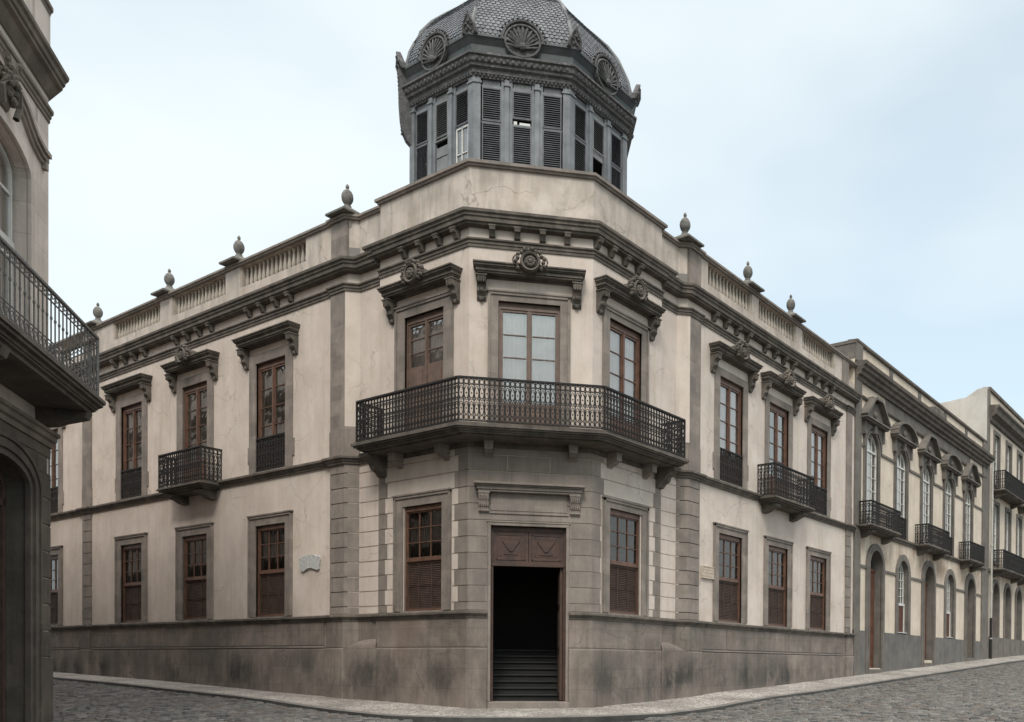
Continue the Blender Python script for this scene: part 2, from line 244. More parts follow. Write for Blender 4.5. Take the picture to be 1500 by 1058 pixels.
# ------------------------------------------------------------------ mesh helpers
class MB:
    def __init__(s): s.v = []; s.f = []; s.m = []; s.T = None
    def add(s, vs, fs, mi=0):
        b = len(s.v)
        if s.T: vs = [s.T @ Vector(p) for p in vs]
        s.v += [tuple(p) for p in vs]
        for f in fs: s.f.append([i+b for i in f]); s.m.append(mi)
    def box(s, x0, x1, y0, y1, z0, z1, mi=0):
        s.add([(x0,y0,z0),(x1,y0,z0),(x1,y1,z0),(x0,y1,z0),(x0,y0,z1),(x1,y0,z1),(x1,y1,z1),(x0,y1,z1)],
              [(0,3,2,1),(4,5,6,7),(0,1,5,4),(1,2,6,5),(2,3,7,6),(3,0,4,7)], mi)
    def prism(s, poly, z0, z1, mi=0, ax='z'):
        n = len(poly)
        mk = {'z': lambda a, b, c: (a, b, c), 'x': lambda a, b, c: (c, a, b), 'y': lambda a, b, c: (a, c, b)}[ax]
        vs = [mk(a, b, z0) for a, b in poly] + [mk(a, b, z1) for a, b in poly]
        tri = tessellate_polygon([[Vector((a, b, 0)) for a, b in poly]])
        fs = [(i, (i+1) % n, n+(i+1) % n, n+i) for i in range(n)] + [tuple(t) for t in tri] + [tuple(n+i for i in t[::-1]) for t in tri]
        s.add(vs, fs, mi)
    def sweep(s, path, prof, mi=0, closed=False, cap=True):
        n = len(path); P = [Vector((p[0], p[1])) for p in path]; offs = []
        for i in range(n):
            ns = []
            if closed or i > 0: d = (P[i]-P[i-1]).normalized(); ns.append(Vector((d.y, -d.x)))
            if closed or i < n-1: d = (P[(i+1) % n]-P[i]).normalized(); ns.append(Vector((d.y, -d.x)))
            m = sum(ns, Vector((0, 0))).normalized(); m = m/max(.3, m.dot(ns[0])); offs.append(m)
        k = len(prof); vs = []
        for p, o in zip(P, offs):
            for a, z in prof: q = p+o*a; vs.append((q.x, q.y, z))
        fs = []
        for i in range(n if closed else n-1):
            j = (i+1) % n
            for a in range(k): b = (a+1) % k; fs.append((i*k+a, j*k+a, j*k+b, i*k+b))
        if cap and not closed: fs += [tuple(range(k)), tuple((n-1)*k+i for i in range(k))[::-1]]
        s.add(vs, fs, mi)
    def tube(s, pts, r, n=4, mi=0, closed=False):
        P = [Vector(p) for p in pts]; m = len(P); vs = []; fs = []
        for i, p in enumerate(P):
            a = P[i-1] if (i > 0 or closed) else P[i]; b = P[(i+1) % m] if (i < m-1 or closed) else P[i]
            d = (b-a).normalized(); up = Vector((0, 0, 1)) if abs(d.z) < .9 else Vector((1, 0, 0))
            x = d.cross(up).normalized(); y = d.cross(x)
            for k in range(n):
                t = 2*math.pi*(k+.5)/n; vs.append(p+x*math.cos(t)*r+y*math.sin(t)*r)
        for i in range(m if closed else m-1):
            j = (i+1) % m
            for k in range(n): fs.append((i*n+k, i*n+(k+1) % n, j*n+(k+1) % n, j*n+k))
        s.add(vs, fs, mi)
    def lathe(s, prof, c, n=12, mi=0, ax='z', a0=0, a1=2*math.pi, sy=1.0):
        full = abs(a1-a0-2*math.pi) < 1e-6; cnt = n if full else n+1; vs = []; k = len(prof)
        for i in range(cnt):
            t = a0+(a1-a0)*i/n; ct, st = math.cos(t), math.sin(t)
            for r, h in prof:
                if ax == 'z': vs.append((c[0]+r*ct, c[1]+r*st*sy, c[2]+h))
                else: vs.append((c[0]+r*ct, c[1]-h, c[2]+r*st*sy))
        fs = []
        for i in range(n):
            j = (i+1) % cnt
            for a in range(k-1): fs.append((i*k+a, j*k+a, j*k+a+1, i*k+a+1))
        s.add(vs, fs, mi)
    def ball(s, c, r, mi=0, n=6, sc3=(1, 1, 1)):
        vs = []; fs = []
        for i in range(n+1):
            ph = math.pi*i/n
            for j in range(n+2):
                t = 2*math.pi*j/(n+2); vs.append((c[0]+r*sc3[0]*math.sin(ph)*math.cos(t), c[1]+r*sc3[1]*math.sin(ph)*math.sin(t), c[2]+r*sc3[2]*math.cos(ph)))
        k = n+2
        for i in range(n):
            for j in range(k): fs.append((i*k+j, i*k+(j+1) % k, (i+1)*k+(j+1) % k, (i+1)*k+j))
        s.add(vs, fs, mi)
    def build(s, name, mats, parent=None, loc=(0, 0, 0), rz=0, smooth=False, bevel=0):
        if not isinstance(mats, (list, tuple)): mats = [mats]
        me = bpy.data.meshes.new(name); me.from_pydata(s.v, [], s.f)
        for m in mats: me.materials.append(m)
        me.polygons.foreach_set('material_index', s.m)
        if smooth: me.polygons.foreach_set('use_smooth', [True]*len(s.f))
        me.validate(); me.update()
        o = bpy.data.objects.new(name, me); COL.objects.link(o); o.location = loc; o.rotation_euler = (0, 0, rz)
        if parent: o.parent = parent
        if smooth:
            md = o.modifiers.new('split', 'EDGE_SPLIT'); md.split_angle = R(40)
        if bevel:
            md = o.modifiers.new('bevel', 'BEVEL'); md.width = bevel; md.segments = 1; md.limit_method = 'ANGLE'; md.angle_limit = R(50)
        return o
def clusters(s):
    n = len(s.v); par = list(range(n))
    def fd(a):
        while par[a] != a: par[a] = par[par[a]]; a = par[a]
        return a
    for f in s.f:
        r = fd(f[0])
        for q in f[1:]: par[fd(q)] = r
    isl = {}
    for f, m in zip(s.f, s.m): isl.setdefault(fd(f[0]), []).append((f, m))
    items = []
    for fs in isl.values():
        ps = [s.v[i] for f, _ in fs for i in f]; lo = [min(p[k] for p in ps) for k in range(3)]; hi = [max(p[k] for p in ps) for k in range(3)]
        items.append((fs, lo, hi, max(h-l for h, l in zip(hi, lo))))
    m = len(items); P_ = list(range(m))
    def f2(a):
        while P_[a] != a: P_[a] = P_[P_[a]]; a = P_[a]
        return a
    for i in range(m):
        for j in range(i):
            if f2(i) == f2(j): continue
            A, B = items[i], items[j]; g = math.sqrt(sum(max(0, A[1][k]-B[2][k], B[1][k]-A[2][k])**2 for k in range(3)))
            if g <= max(.02, .5*max(A[3], B[3])): P_[f2(i)] = f2(j)
    out_ = {}
    for i in range(m): out_.setdefault(f2(i), []).extend(items[i][0])
    return list(out_.values())
def build_split(s, name, mats, parent=None, **k):
    r = None
    for grp in clusters(s):
        q = MB(); mp_ = {}
        for f, m in grp:
            nf = []
            for i in f:
                if i not in mp_: mp_[i] = len(q.v); q.v.append(s.v[i])
                nf.append(mp_[i])
            q.f.append(nf); q.m.append(m)
        o = q.build(name, mats, parent, **k); r = r or o
    return r
def empty(name, label, cat, loc=(0, 0, 0), rz=0, group=None):
    o = bpy.data.objects.new(name, None); COL.objects.link(o); o.location = loc; o.rotation_euler = (0, 0, rz)
    o['label'] = label; o['category'] = cat
    if group: o['group'] = group
    return o
def tag(o, label, cat, group=None):
    o['label'] = label; o['category'] = cat
    if group: o['group'] = group
    return o
def clone(o, parent, loc, rz):
    c = o.copy(); COL.objects.link(c); c.parent = parent; c.location = loc; c.rotation_euler = (0, 0, rz)
    for ch in list(o.children):
        d = ch.copy(); COL.objects.link(d); d.parent = c
    return c

class Fr:   # facade frame: u along the wall (left to right seen from the street), d into the wall, z up
    def __init__(s, ox, oy, rz): s.o = Vector((ox, oy, 0)); s.rz = rz; s.M = Matrix.Translation(s.o) @ Matrix.Rotation(rz, 4, 'Z')
    def loc(s, u, d=0, z=0): p = s.M @ Vector((u, d, z)); return (p.x, p.y, p.z)
def arch_pts(u0, u1, zs, rise, n=14):
    c = (u0+u1)/2; a = (u1-u0)/2
    return [(c+a*math.cos(math.pi*i/n), zs+rise*math.sin(math.pi*i/n)) for i in range(n+1)]   # right -> left
def hole_poly(h):
    u0, u1, z0, z1 = h[:4]
    if len(h) == 4: return [(u0, z0), (u1, z0), (u1, z1), (u0, z1)]
    return [(u0, z0), (u1, z0)] + arch_pts(u0, u1, z1, h[4])
def wall(mb, u0, u1, z0, z1, holes=(), depth=.35, mi=0, d=0, rmi=None):
    """flat wall sheet with real openings and their reveals, in facade coordinates"""
    rmi = mi if rmi is None else rmi
    outer = [(u0, z0), (u1, z0), (u1, z1), (u0, z1)]; hs = [hole_poly(h) for h in holes]
    allp = [Vector((a, b, 0)) for a, b in outer]; loops = [allp] + [[Vector((a, b, 0)) for a, b in h] for h in hs]
    tri = tessellate_polygon(loops); flat = outer + [p for h in hs for p in h]
    fs = []
    for t in tri:
        a, b, c = (flat[i] for i in t)
        ar = (b[0]-a[0])*(c[1]-a[1])-(b[1]-a[1])*(c[0]-a[0])
        if abs(ar) > 1e-9: fs.append(t if ar > 0 else t[::-1])
    mb.add([(a, d, b) for a, b in flat], fs, mi)
    for h in hs:
        n = len(h); mb.add([(a, d, b) for a, b in h]+[(a, d+depth, b) for a, b in h], [(i, (i+1) % n, n+(i+1) % n, n+i) for i in range(n)], rmi)

# ------------------------------------------------------------------ street levels
def lerp_tab(t, x):
    if x <= t[0][0]: return t[0][1]
    for (a, b), (c, d) in zip(t, t[1:]):
        if x <= c: return b+(d-b)*(x-a)/(c-a)
    return t[-1][1]
TL = [(1.0, -1.0), (2.2, -.99), (5, -.925), (6.7, -.87), (9.2, -.81), (14.2, -.64), (23.2, -.41), (45, -.1)]
TR = [(1.0, -1.0), (2.4, -.97), (4.5, -.913), (5.5, -.841), (7.6, -.724), (9.9, -.652), (16.5, -.364), (20.3, -.209), (32.3, .325), (43.6, .75), (70, 1.7)]
def sm(a, b, x): t = min(1, max(0, (x-a)/(b-a))); return t*t*(3-2*t)
K = 1.941
def base_z(x, y): return lerp_tab(TL, y) if y > x else lerp_tab(TR, x)
def drop(x, y):   # fall of the pavement from wall to kerb
    return .03+.11*(1-sm(3, 9, y)) if y > x else .14
def road_z(x, y):
    if x > 1 and y > 1: return -1.3
    fl = lerp_tab(TL, y)+1; gr = lerp_tab(TR, x)+1
    if x > -1.5 and y > -1.5 and False: pass
    s = -.03-.11*(1-sm(3, 9, y)) if y > 2 else -.14
    dist = max(0, -(x+y)-.6)/1.414 if (x < 2 and y < 2) else 0
    e = max(0, dist)*.016
    cl = 0
    if y > 2: cl = .012*min(6, max(0, -1.8-x))
    if x > 2: cl = .004*min(6, max(0, -1.8-y))
    return -1+fl+gr+s-.10-min(.4, e)-cl
# road sheet
def grid_axis(a, b): 
    v = [-500, -200, -90, -60, -45, -35]; x = -30.0
    while x < 62: v.append(x); x += .5
    return v+[70, 90, 200, 500]
ax = grid_axis(0, 0); mb = MB(); n = len(ax)
mb.add([(x, y, road_z(x, y)) for x in ax for y in ax], [(i*n+j, (i+1)*n+j, (i+1)*n+j+1, i*n+j+1) for i in range(n-1) for j in range(n-1)])
o = mb.build('road', CB, smooth=True); o['kind'] = 'structure'; o.modifiers.clear()
CM = [mat('cobble_'+n_, c_, tuple(v*.62 for v in c_), rough=.88, scale=7, bump=.35, bscale=30) for n_, c_ in (('grey', (.150, .142, .132)), ('dark', (.085, .082, .078)), ('pale', (.215, .202, .186)), ('brown', (.155, .13, .11)))]
JT = mat('joint_earth', (.05, .047, .042), (.03, .028, .026), rough=.95, scale=4)
mb = MB()
def lay(xa, xb, ya, yb, along_y, keep):
    w_, l_ = .14, .21; i = 0; a = ya if along_y else xa; aend = yb if along_y else xb
    while a < aend:     # a course of stones across the street
        b = (xa if along_y else ya)+random.uniform(0, l_); bend = xb if along_y else yb; cw = w_*random.uniform(.88, 1.12)
        while b < bend:
            ln = l_*random.uniform(.7, 1.25); u_, v_ = b+ln/2, a+cw/2+.03*math.sin(b*2.1+a)
            x, y = (u_, v_) if along_y else (v_, u_)
            if keep(x, y):
                z = road_z(x, y)+random.uniform(-.006, .010); h = random.uniform(.030, .058); g_ = .013
                hx, hy = (ln/2-g_, cw/2-g_) if along_y else (cw/2-g_, ln/2-g_); th = random.uniform(-.07, .07); c_, s_ = math.cos(th), math.sin(th)
                def P_(px, py, pz): return (x+px*c_-py*s_, y+px*s_+py*c_, z+pz)
                k_ = .72
                vs = [P_(-hx, -hy, -.03), P_(hx, -hy, -.03), P_(hx, hy, -.03), P_(-hx, hy, -.03), P_(-hx, -hy, h*.45), P_(hx, -hy, h*.45), P_(hx, hy, h*.45), P_(-hx, hy, h*.45),
                      P_(-hx*k_, -hy*k_, h), P_(hx*k_, -hy*k_, h), P_(hx*k_, hy*k_, h), P_(-hx*k_, hy*k_, h)]
                mb.add(vs, [(0, 1, 5, 4), (1, 2, 6, 5), (2, 3, 7, 6), (3, 0, 4, 7), (4, 5, 9, 8), (5, 6, 10, 9), (6, 7, 11, 10), (7, 4, 8, 11), (8, 9, 10, 11)], random.choice((0, 0, 0, 1, 2, 3)))
            b += ln
        a += cw
lay(-8.2, -1.9, 1.5, 25, True, lambda x, y: True)
lay(1.5, 42, -9.6, -1.9, False, lambda x, y: True)
lay(-8.2, 1.5, -9.6, 1.5, True, lambda x, y: x+y < -.95 and (x < -1.9 or y < -1.9))
o = mb.build('cobblestones', CM); o['kind'] = 'stuff'; o['label'] = 'grey hand-laid cobblestones covering the roadway'
# pavement following the walls (inner edge under the plinth, outer edge at the kerb)
WALK = [(-.15, 45)] + [(-.15, y) for y in (40, 35, 30, 26, 23.2, 20, 17, 14.2, 12, 10.5, 9.2, 8, 6.7, 5.8, 5, 4, 3, 2.2)] + [(0, K)]
WALK += [(.5, K-.5), (K/2, K/2), (K-.5, .5), (K, 0)] + [(x, -.15) for x in (2.4, 3.5, 4.5, 5.5, 6.5, 7.6, 8.7, 9.9, 12, 14, 16.5, 18.5, 20.3, 24, 28, 32.3, 38, 43.6, 52, 60)]
def outpt(p, w_):
    x, y = p
    if abs(x+y-K) < .02: 
        c = w_/math.sqrt(2); return (x-c, y-c)
    return (-w_, y) if y > x else (x, -w_)
def walkrow(w_): 
    r = []
    for p in WALK:
        q = outpt(p, w_)
        r.append(q)
    return r
inner = [(p[0]+(.35 if p[0] <= 0 else (.25 if abs(p[0]+p[1]-K) < .02 else 0)), p[1]+(.35 if p[1] <= 0 else (.25 if abs(p[0]+p[1]-K) < .02 else 0))) for p in WALK]
W0, W1 = 1.64, 1.82
def row(w_, frac, dz=0): return [(outpt(p, w_)[0]+random.uniform(-.012, .012), outpt(p, w_)[1]+random.uniform(-.012, .012), base_z(*p)-drop(*p)*frac+dz) for p in WALK]
mb = MB(); A = [(q[0], q[1], base_z(*p)) for q, p in zip(inner, WALK)]; B = row(W0, .92); C_ = row(W0+.005, .92, .012); D = row(W1, 1, .006); E_ = row(W1+.03, 1, -.16)
m = len(WALK)
mb.add(A+B, [(i, m+i, m+i+1, i+1) for i in range(m-1)], 0)
o = mb.build('pavement', PV); o['kind'] = 'structure'
mb = MB(); mb.add(C_+D+E_+B, [(i, m+i, m+i+1, i+1) for i in range(m-1)] + [(3*m+i, i, i+1, 3*m+i+1) for i in range(m-1)], 0)
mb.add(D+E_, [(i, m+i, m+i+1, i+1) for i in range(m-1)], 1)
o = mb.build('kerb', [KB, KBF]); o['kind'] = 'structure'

# ================================================================== CORNER BUILDING
CBD = empty('corner_building', 'cream plastered corner building with grey stone trim, slate domed cupola and corner balcony', 'building', (K/2, K/2, -1.0))
CBD.location = (0, 0, 0)
FL = Fr(-.15, 0, -math.pi/2); FRr = Fr(0, -.15, 0); FPL = Fr(0, 0, -math.pi/2); FPR = Fr(0, 0, 0); FC = Fr(K/2, K/2, -math.pi/4)
HC = K/math.sqrt(2)
LOWZ = (1.19, 3.65); UPZ = (5.13, 8.08)
# window centres (u) and half widths of the openings
WL = [(-9.35, .69), (-13.2, .69), (-17.0, .69), (-22.9, .69), (-26.7, .69)]
WR = [(7.9, .65), (10.8, .65), (13.72, .65)]
WPL = (-3.42, .68); WPR = (3.17, .635); WC = (-.05, .685); DOOR = (-.037, .837)
mb = MB()
# main walls
mb.T = FL.M
hl = []
for c, h in WL: hl += [(c-h, c+h, *LOWZ), (c-h, c+h, *UPZ)]
wall(mb, -30, -6.1, -1.4, 9.9, hl, .3, rmi=1)
mb.T = FRr.M
hr = []
for c, h in WR: hr += [(c-h, c+h, *LOWZ), (c-h, c+h, *UPZ)]
wall(mb, 5.66, 16.72, -1.4, 9.9, hr, .3, rmi=1)
mb.T = FPL.M; c, h = WPL; wall(mb, -5.03, -K, -1.4, 9.9, [(c-h, c+h, *LOWZ), (c-h, c+h, *UPZ)], .3, rmi=1)
mb.T = FPR.M; c, h = WPR; wall(mb, K, 4.67, -1.4, 9.9, [(c-h, c+h, *LOWZ), (c-h, c+h, *UPZ)], .3, rmi=1)
mb.T = FC.M; c, h = WC; d0, dh = DOOR
wall(mb, -HC, HC, -1.4, 9.9, [(d0-dh, d0+dh, -.88, 3.07), (c-h, c+h, *UPZ)], .4, rmi=1)
mb.T = None
def wl(mb_, a, b, z0, z1, mi=0): mb_.add([(a[0], a[1], z0), (b[0], b[1], z0), (b[0], b[1], z1), (a[0], a[1], z1)], [(0, 1, 2, 3)], mi)
# recesses and splays
for pth in ([(-.15, 6.1), (-.15, 6.04), (.05, 5.84), (.05, 5.03), (0, 5.03)], [(4.67, 0), (4.67, .05), (5.42, .05), (5.62, -.15), (5.66, -.15)]):
    for a, b in zip(pth, pth[1:]): wl(mb, a, b, -1.4, 9.9)
for a, b in zip([(16.72, -.15), (16.72, 20), (16.72, 30)], [(16.72, 20), (16.72, 30), (-.15, 30)]): wl(mb, a, b, -1.4, 10.3)
mb.build('wall', [PL, ST], CBD)
# interior: ceilings and added near-black partitions, keeping the space behind the glass dark
mb = MB(); foot = [(-.15, 30), (-.15, 6.04), (.05, 5.84), (.05, 5.03), (0, 5.03), (0, K), (K, 0), (4.67, 0), (4.67, .05), (5.42, .05), (5.62, -.15), (16.72, -.15), (16.72, 30)]
ins = [(x+(.02 if x < 1 else 0), y+(.02 if y < 1 else 0)) for x, y in foot]
mb.prism(ins, 9.75, 10.2, 0)
build_split(mb, 'roof', RF, CBD)
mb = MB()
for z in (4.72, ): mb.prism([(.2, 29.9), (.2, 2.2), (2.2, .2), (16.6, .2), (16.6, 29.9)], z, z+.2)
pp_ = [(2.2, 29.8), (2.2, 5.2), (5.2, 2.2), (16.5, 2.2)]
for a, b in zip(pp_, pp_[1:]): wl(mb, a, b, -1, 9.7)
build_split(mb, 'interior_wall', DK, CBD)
# entrance hall: stairs between walls painted near-black to keep the hall dark
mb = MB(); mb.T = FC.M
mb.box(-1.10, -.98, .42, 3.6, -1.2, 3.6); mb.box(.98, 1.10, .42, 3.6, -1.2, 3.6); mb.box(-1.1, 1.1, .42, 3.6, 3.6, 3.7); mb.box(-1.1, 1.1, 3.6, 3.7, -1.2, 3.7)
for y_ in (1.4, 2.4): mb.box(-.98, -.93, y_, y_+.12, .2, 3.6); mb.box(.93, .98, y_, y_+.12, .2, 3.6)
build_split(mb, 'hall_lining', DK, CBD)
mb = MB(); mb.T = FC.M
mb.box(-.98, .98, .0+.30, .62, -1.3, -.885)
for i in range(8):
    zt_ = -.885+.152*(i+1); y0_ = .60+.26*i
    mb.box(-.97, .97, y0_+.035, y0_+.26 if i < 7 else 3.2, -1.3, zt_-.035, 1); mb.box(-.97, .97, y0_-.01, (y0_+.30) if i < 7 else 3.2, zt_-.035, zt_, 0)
mb.build('stair', [GRN, DK], CBD, bevel=.006)  # near-black risers put the shade under the nosings into the colour
mb = MB(); mb.T = FC.M
mb.box(-.93, .88, -.10, .31, -1.3, -.878)
mb.build('door_step', ST2, CBD, bevel=.015)

# --- plinth, ledge, string, cornices: swept along the real plan
PATH = [(-.15, 30), (-.15, 20.3), (-.21, 20.3), (-.21, 19.72), (-.15, 19.72), (-.15, 6.68), (-.21, 6.68), (-.21, 6.10), (.05, 5.84), (.05, 5.03), (0, 5.03), (0, K)]
PATHR = [(K, 0), (4.67, 0), (4.67, .05), (5.42, .05), (5.68, -.21), (6.2, -.21), (6.2, -.15), (15.98, -.15), (15.98, -.21), (16.42, -.21), (16.42, -.15), (16.72, -.15)]
def offset_pt(p, q, t): return (p[0]+(q[0]-p[0])*t, p[1]+(q[1]-p[1])*t)
dl = (HC+d0-dh-.07)/(2*HC); drr = (HC+d0+dh+.07)/(2*HC)
LEFT = PATH+[offset_pt((0, K), (K, 0), dl)]; RIGHT = [offset_pt((0, K), (K, 0), drr)]+PATHR
mb = MB()
for P_ in (LEFT, RIGHT):
    mb.sweep(P_, [(0, -1.4), (.085, -1.4), (.085, .30), (.065, .335), (0, .335)])          # base course
    mb.sweep(P_, [(0, .345), (.05, .345), (.05, 1.0), (0, 1.0)])                            # dado of the plinth
build_split(mb, 'plinth', PT, CBD, bevel=.006)
mb = MB()
for P_ in (LEFT, RIGHT):
    mb.sweep(P_, [(0, .995), (.07, .995), (.075, 1.035), (.10, 1.05), (.105, 1.08), (.145, 1.09), (.145, 1.135), (.10, 1.155), (0, 1.165)])
build_split(mb, 'plinth_ledge', MO, CBD)
mb = MB()   # panel mouldings on the plinth of the long facades
for fr, a, b in ((FL, -19.5, -6.85), (FL, -29, -20.5), (FRr, 6.35, 15.8)):
    mb.T = fr.M
    mb.box(a, b, -.075, -.03, .385, .41, 1); mb.box(a, b, -.092, -.03, .345, .385, 0)
    mb.box(a-.03, a, -.075, -.03, .345, .97, 0); mb.box(b, b+.03, -.075, -.03, .345, .97, 0)
    u = a+1.3
    while u < b-.4: mb.box(u, u+.012, -.0515, -.03, .42, .98, 1); u += random.uniform(1.5, 2.3)
build_split(mb, 'plinth_moulding', [ST2, KBF], CBD)
SIDE = PATH+PATHR
STRL = [p for p in PATH if p[1] > 5.2]+[(.05, 5.05)]; STRR = [(4.72, .05)]+[p for p in PATHR if p[0] > 5.2]
mb = MB()
prof = [(0, 4.875), (.05, 4.875), (.055, 4.92), (.085, 4.935), (.09, 4.98), (.14, 5.0), (.14, 5.05), (.10, 5.07), (0, 5.085)]
mb.sweep(STRL, prof); mb.sweep(STRR, prof)
mb.sweep([(.0, 5.03), (0, K), (K, 0), (4.67, 0)], [(0, 4.80), (.04, 4.80), (.05, 4.88), (.05, 4.99), (0, 4.99)])
build_split(mb, 'string_course', MO, CBD)
def cornice(mb, path, zt):
    mb.sweep(path, [(0, zt-.30), (.16, zt-.285), (.17, zt-.25), (.215, zt-.235), (.22, zt-.15), (.25, zt-.135), (.255, zt-.09), (.295, zt-.06), (.30, zt), (0, zt+.035)])
def archi(mb, path, zt):
    mb.sweep(path, [(0, zt-.19), (.03, zt-.19), (.03, zt-.125), (.05, zt-.12), (.05, zt-.06), (.085, zt-.045), (.085, zt-.01), (0, zt)])
CL = [(-.15, 30), (-.15, 6.04), (.05, 5.84), (.05, 5.05)]; CR = [(4.65, .05), (5.42, .05), (5.62, -.15), (16.75, -.15)]
CP = [(.25, 5.03), (0, 5.03), (0, K), (K, 0), (4.67, 0), (4.67, .25)]
mb = MB(); cornice(mb, CL, 9.85); cornice(mb, CR, 9.85)
build_split(mb, 'cornice', MO, CBD)
mb = MB(); cornice(mb, CP, 9.955); mb.build('pavilion_cornice', MO, CBD)
AL = [p for p in PATH if p[1] > 5.2]+[(.05, 5.05)]; AR = [(4.65, .05)]+[p for p in PATHR if p[0] > 5.2]
mb = MB(); archi(mb, AL, 9.31); archi(mb, AR, 9.31); archi(mb, CP[1:-1], 9.425); build_split(mb, 'architrave', MO, CBD)
# modillions
def modillion_mb():
    m_ = MB(); h = .065
    m_.prism([(0, .0), (-.20, .0), (-.205, -.05), (-.19, -.10), (-.14, -.11), (-.115, -.16), (-.09, -.21), (-.05, -.23), (0, -.22)], -h, h, ax='x')
    m_.box(-.08, .08, -.215, .0, -.03, .0); return m_
mo0 = None
def put_mod(fr, u, z):
    global mo0
    if mo0 is None: mo0 = modillion_mb().build('modillion', MO, CBD, fr.loc(u, 0, z), fr.rz); return
    clone(mo0, CBD, fr.loc(u, 0, z), fr.rz)
for c, h in WL[:4]:
    for k in (-.97, -.33, .31, .95): put_mod(FL, c+.02+k, 9.57)
for c, h in WR:
    for k in (-.92, -.31, .30, .91): put_mod(FRr, c-.12+k, 9.57)
for y in (4.05, 3.46, 2.86, 2.29): put_mod(FPL, -y, 9.675)
for u in (-.88, -.33, .23, .78): put_mod(FC, u, 9.675)
for x in (2.01, 2.53, 3.06, 3.58): put_mod(FPR, x, 9.675)

# --- pilasters (upper smooth, lower rusticated), recess rustication, corner stones
def courses(z0=1.165, z1=4.80, pitch=.366, top=4.28):
    zs = []; z = top
    while z > z0: zs.append(z); z -= pitch
    z = top+pitch
    while z < z1-.05: zs.insert(0, z); z += pitch
    zs = sorted(set([z0]+zs+[z1])); return [(a+.011, b-.011) for a, b in zip(zs, zs[1:]) if b-a > .08]
CO = courses()
mb = MB()
# pilasters lower courses
for (fr, a, b) in ((FL, -6.68, -6.10), (FL, -20.3, -19.72), (FRr, 5.68, 6.2), (FRr, 15.98, 16.42)):
    mb.T = fr.M
    for z0, z1 in CO+[(4.79, 4.9)]: mb.box(a+.004, b, -.06, .0, z0, z1, 0)
    mb.box(a+.012, b-.006, -.047, .0, 1.1, 4.9, 1)
mb.T = None
def plan_course(mb, pts, th, z0, z1, mi): # slab following a plan line
    mb.sweep(pts, [(0, z0), (th, z0), (th, z1), (0, z1)], mi)
for pth in ([(-.208, 6.10), (-.0, 5.892), (.05, 5.842)], [(5.422, .05), (5.472, 0), (5.678, -.208)]):
    for z0, z1 in CO+[(4.79, 4.9)]: plan_course(mb, [pth[0], pth[-1]], .012, z0, z1, 0)
    plan_course(mb, [pth[0], pth[-1]], .001, 1.1, 4.9, 1)
build_split(mb, 'rusticated_pilaster', [ST, KBF], CBD)
mb = MB()
for (fr, a, b) in ((FL, -6.68, -6.10), (FL, -20.3, -19.72), (FRr, 5.68, 6.2), (FRr, 15.98, 16.42)):
    mb.T = fr.M; mb.box(a, b, -.06, .0, 5.07, 9.14)
    mb.box(a-.03, b+(.0 if b in (-6.10,) else .03), -.0605, 0, 5.07, 5.72)
mb.T = None
for pth in ([(-.208, 6.10), (.05, 5.842)], [(5.422, .05), (5.678, -.208)]): plan_course(mb, pth, .008, 5.07, 5.80, 0)
build_split(mb, 'pilaster', ST, CBD)
# splays above the grey dado are plaster
mb = MB()
for pth in ([(-.205, 6.10), (.05, 5.845)], [(5.425, .05), (5.68, -.205)]): plan_course(mb, pth, .004, 5.80, 9.14, 0)
build_split(mb, 'splay_plaster', PL, CBD)
# rustication on pavilion: cream and grey courses
mb = MB()
def run(fr, a, b, mi, z0, z1, th=.02, gaps=()):
    mb.T = fr.M; segs = [(a, b)]
    for g0, g1, gz0, gz1 in gaps:
        if z1 > gz0 and z0 < gz1: segs = [s2 for s in segs for s2 in ((s[0], min(s[1], g0)), (max(s[0], g1), s[1])) if s2[1]-s2[0] > .01]
    for s in segs: mb.box(s[0], s[1], -th, 0, z0, z1, mi)
gl_ = [(WPL[0]-.98, WPL[0]+.98, 0, 3.92)]; gr_ = [(WPR[0]-.90, WPR[0]+.90, 0, 3.92)]; gd_ = [(d0-dh-.075, d0+dh+.075, -2, 3.145)]
for i, (z0, z1) in enumerate(CO):
    q = .30 if i % 2 else .42; q2 = .25 if i % 2 else .33
    run(FPL, -5.025, -5.025+q2, 2, z0, z1, .022); run(FPL, -5.025+q2, -K-q, 0, z0, z1, .02, gl_); run(FPL, -K-q, -K+.009, 1, z0, z1, .022, gl_)
    run(FPR, K-.009, K+q, 1, z0, z1, .022, gr_); run(FPR, K+q, 4.665-q2, 0, z0, z1, .02, gr_); run(FPR, 4.665-q2, 4.665, 2, z0, z1, .022)
    run(FC, -HC-.009, HC+.009, 1, z0, z1, .0221, gd_)
    mb.T = None
    mb.box(.032, .05, 5.035, 5.84, z0, z1, 0); mb.box(4.675, 5.42, .032, .05, z0, z1, 0)
mb.T = FPL.M; mb.box(-5.01, WPL[0]-.9, -.003, 0, 1.1, 4.85, 3); mb.box(WPL[0]+.9, -K, -.003, 0, 1.1, 4.85, 3)
mb.T = FPR.M; mb.box(K, WPR[0]-.85, -.003, 0, 1.1, 4.85, 3); mb.box(WPR[0]+.85, 4.66, -.003, 0, 1.1, 4.85, 3)
mb.T = FC.M
mb.box(-HC, d0-dh-.07, -.003, 0, 1.1, 4.85, 3); mb.box(d0+dh+.07, HC, -.003, 0, 1.1, 4.85, 3); mb.box(d0-dh-.06, d0+dh+.06, -.003, 0, 3.15, 4.85, 3)
for u in (-.52, .42): mb.box(u, u+.012, -.0226, -.02, 4.30, 4.64, 3)
build_split(mb, 'rustication', [PL, ST2, ST, PLD], CBD, bevel=.004)
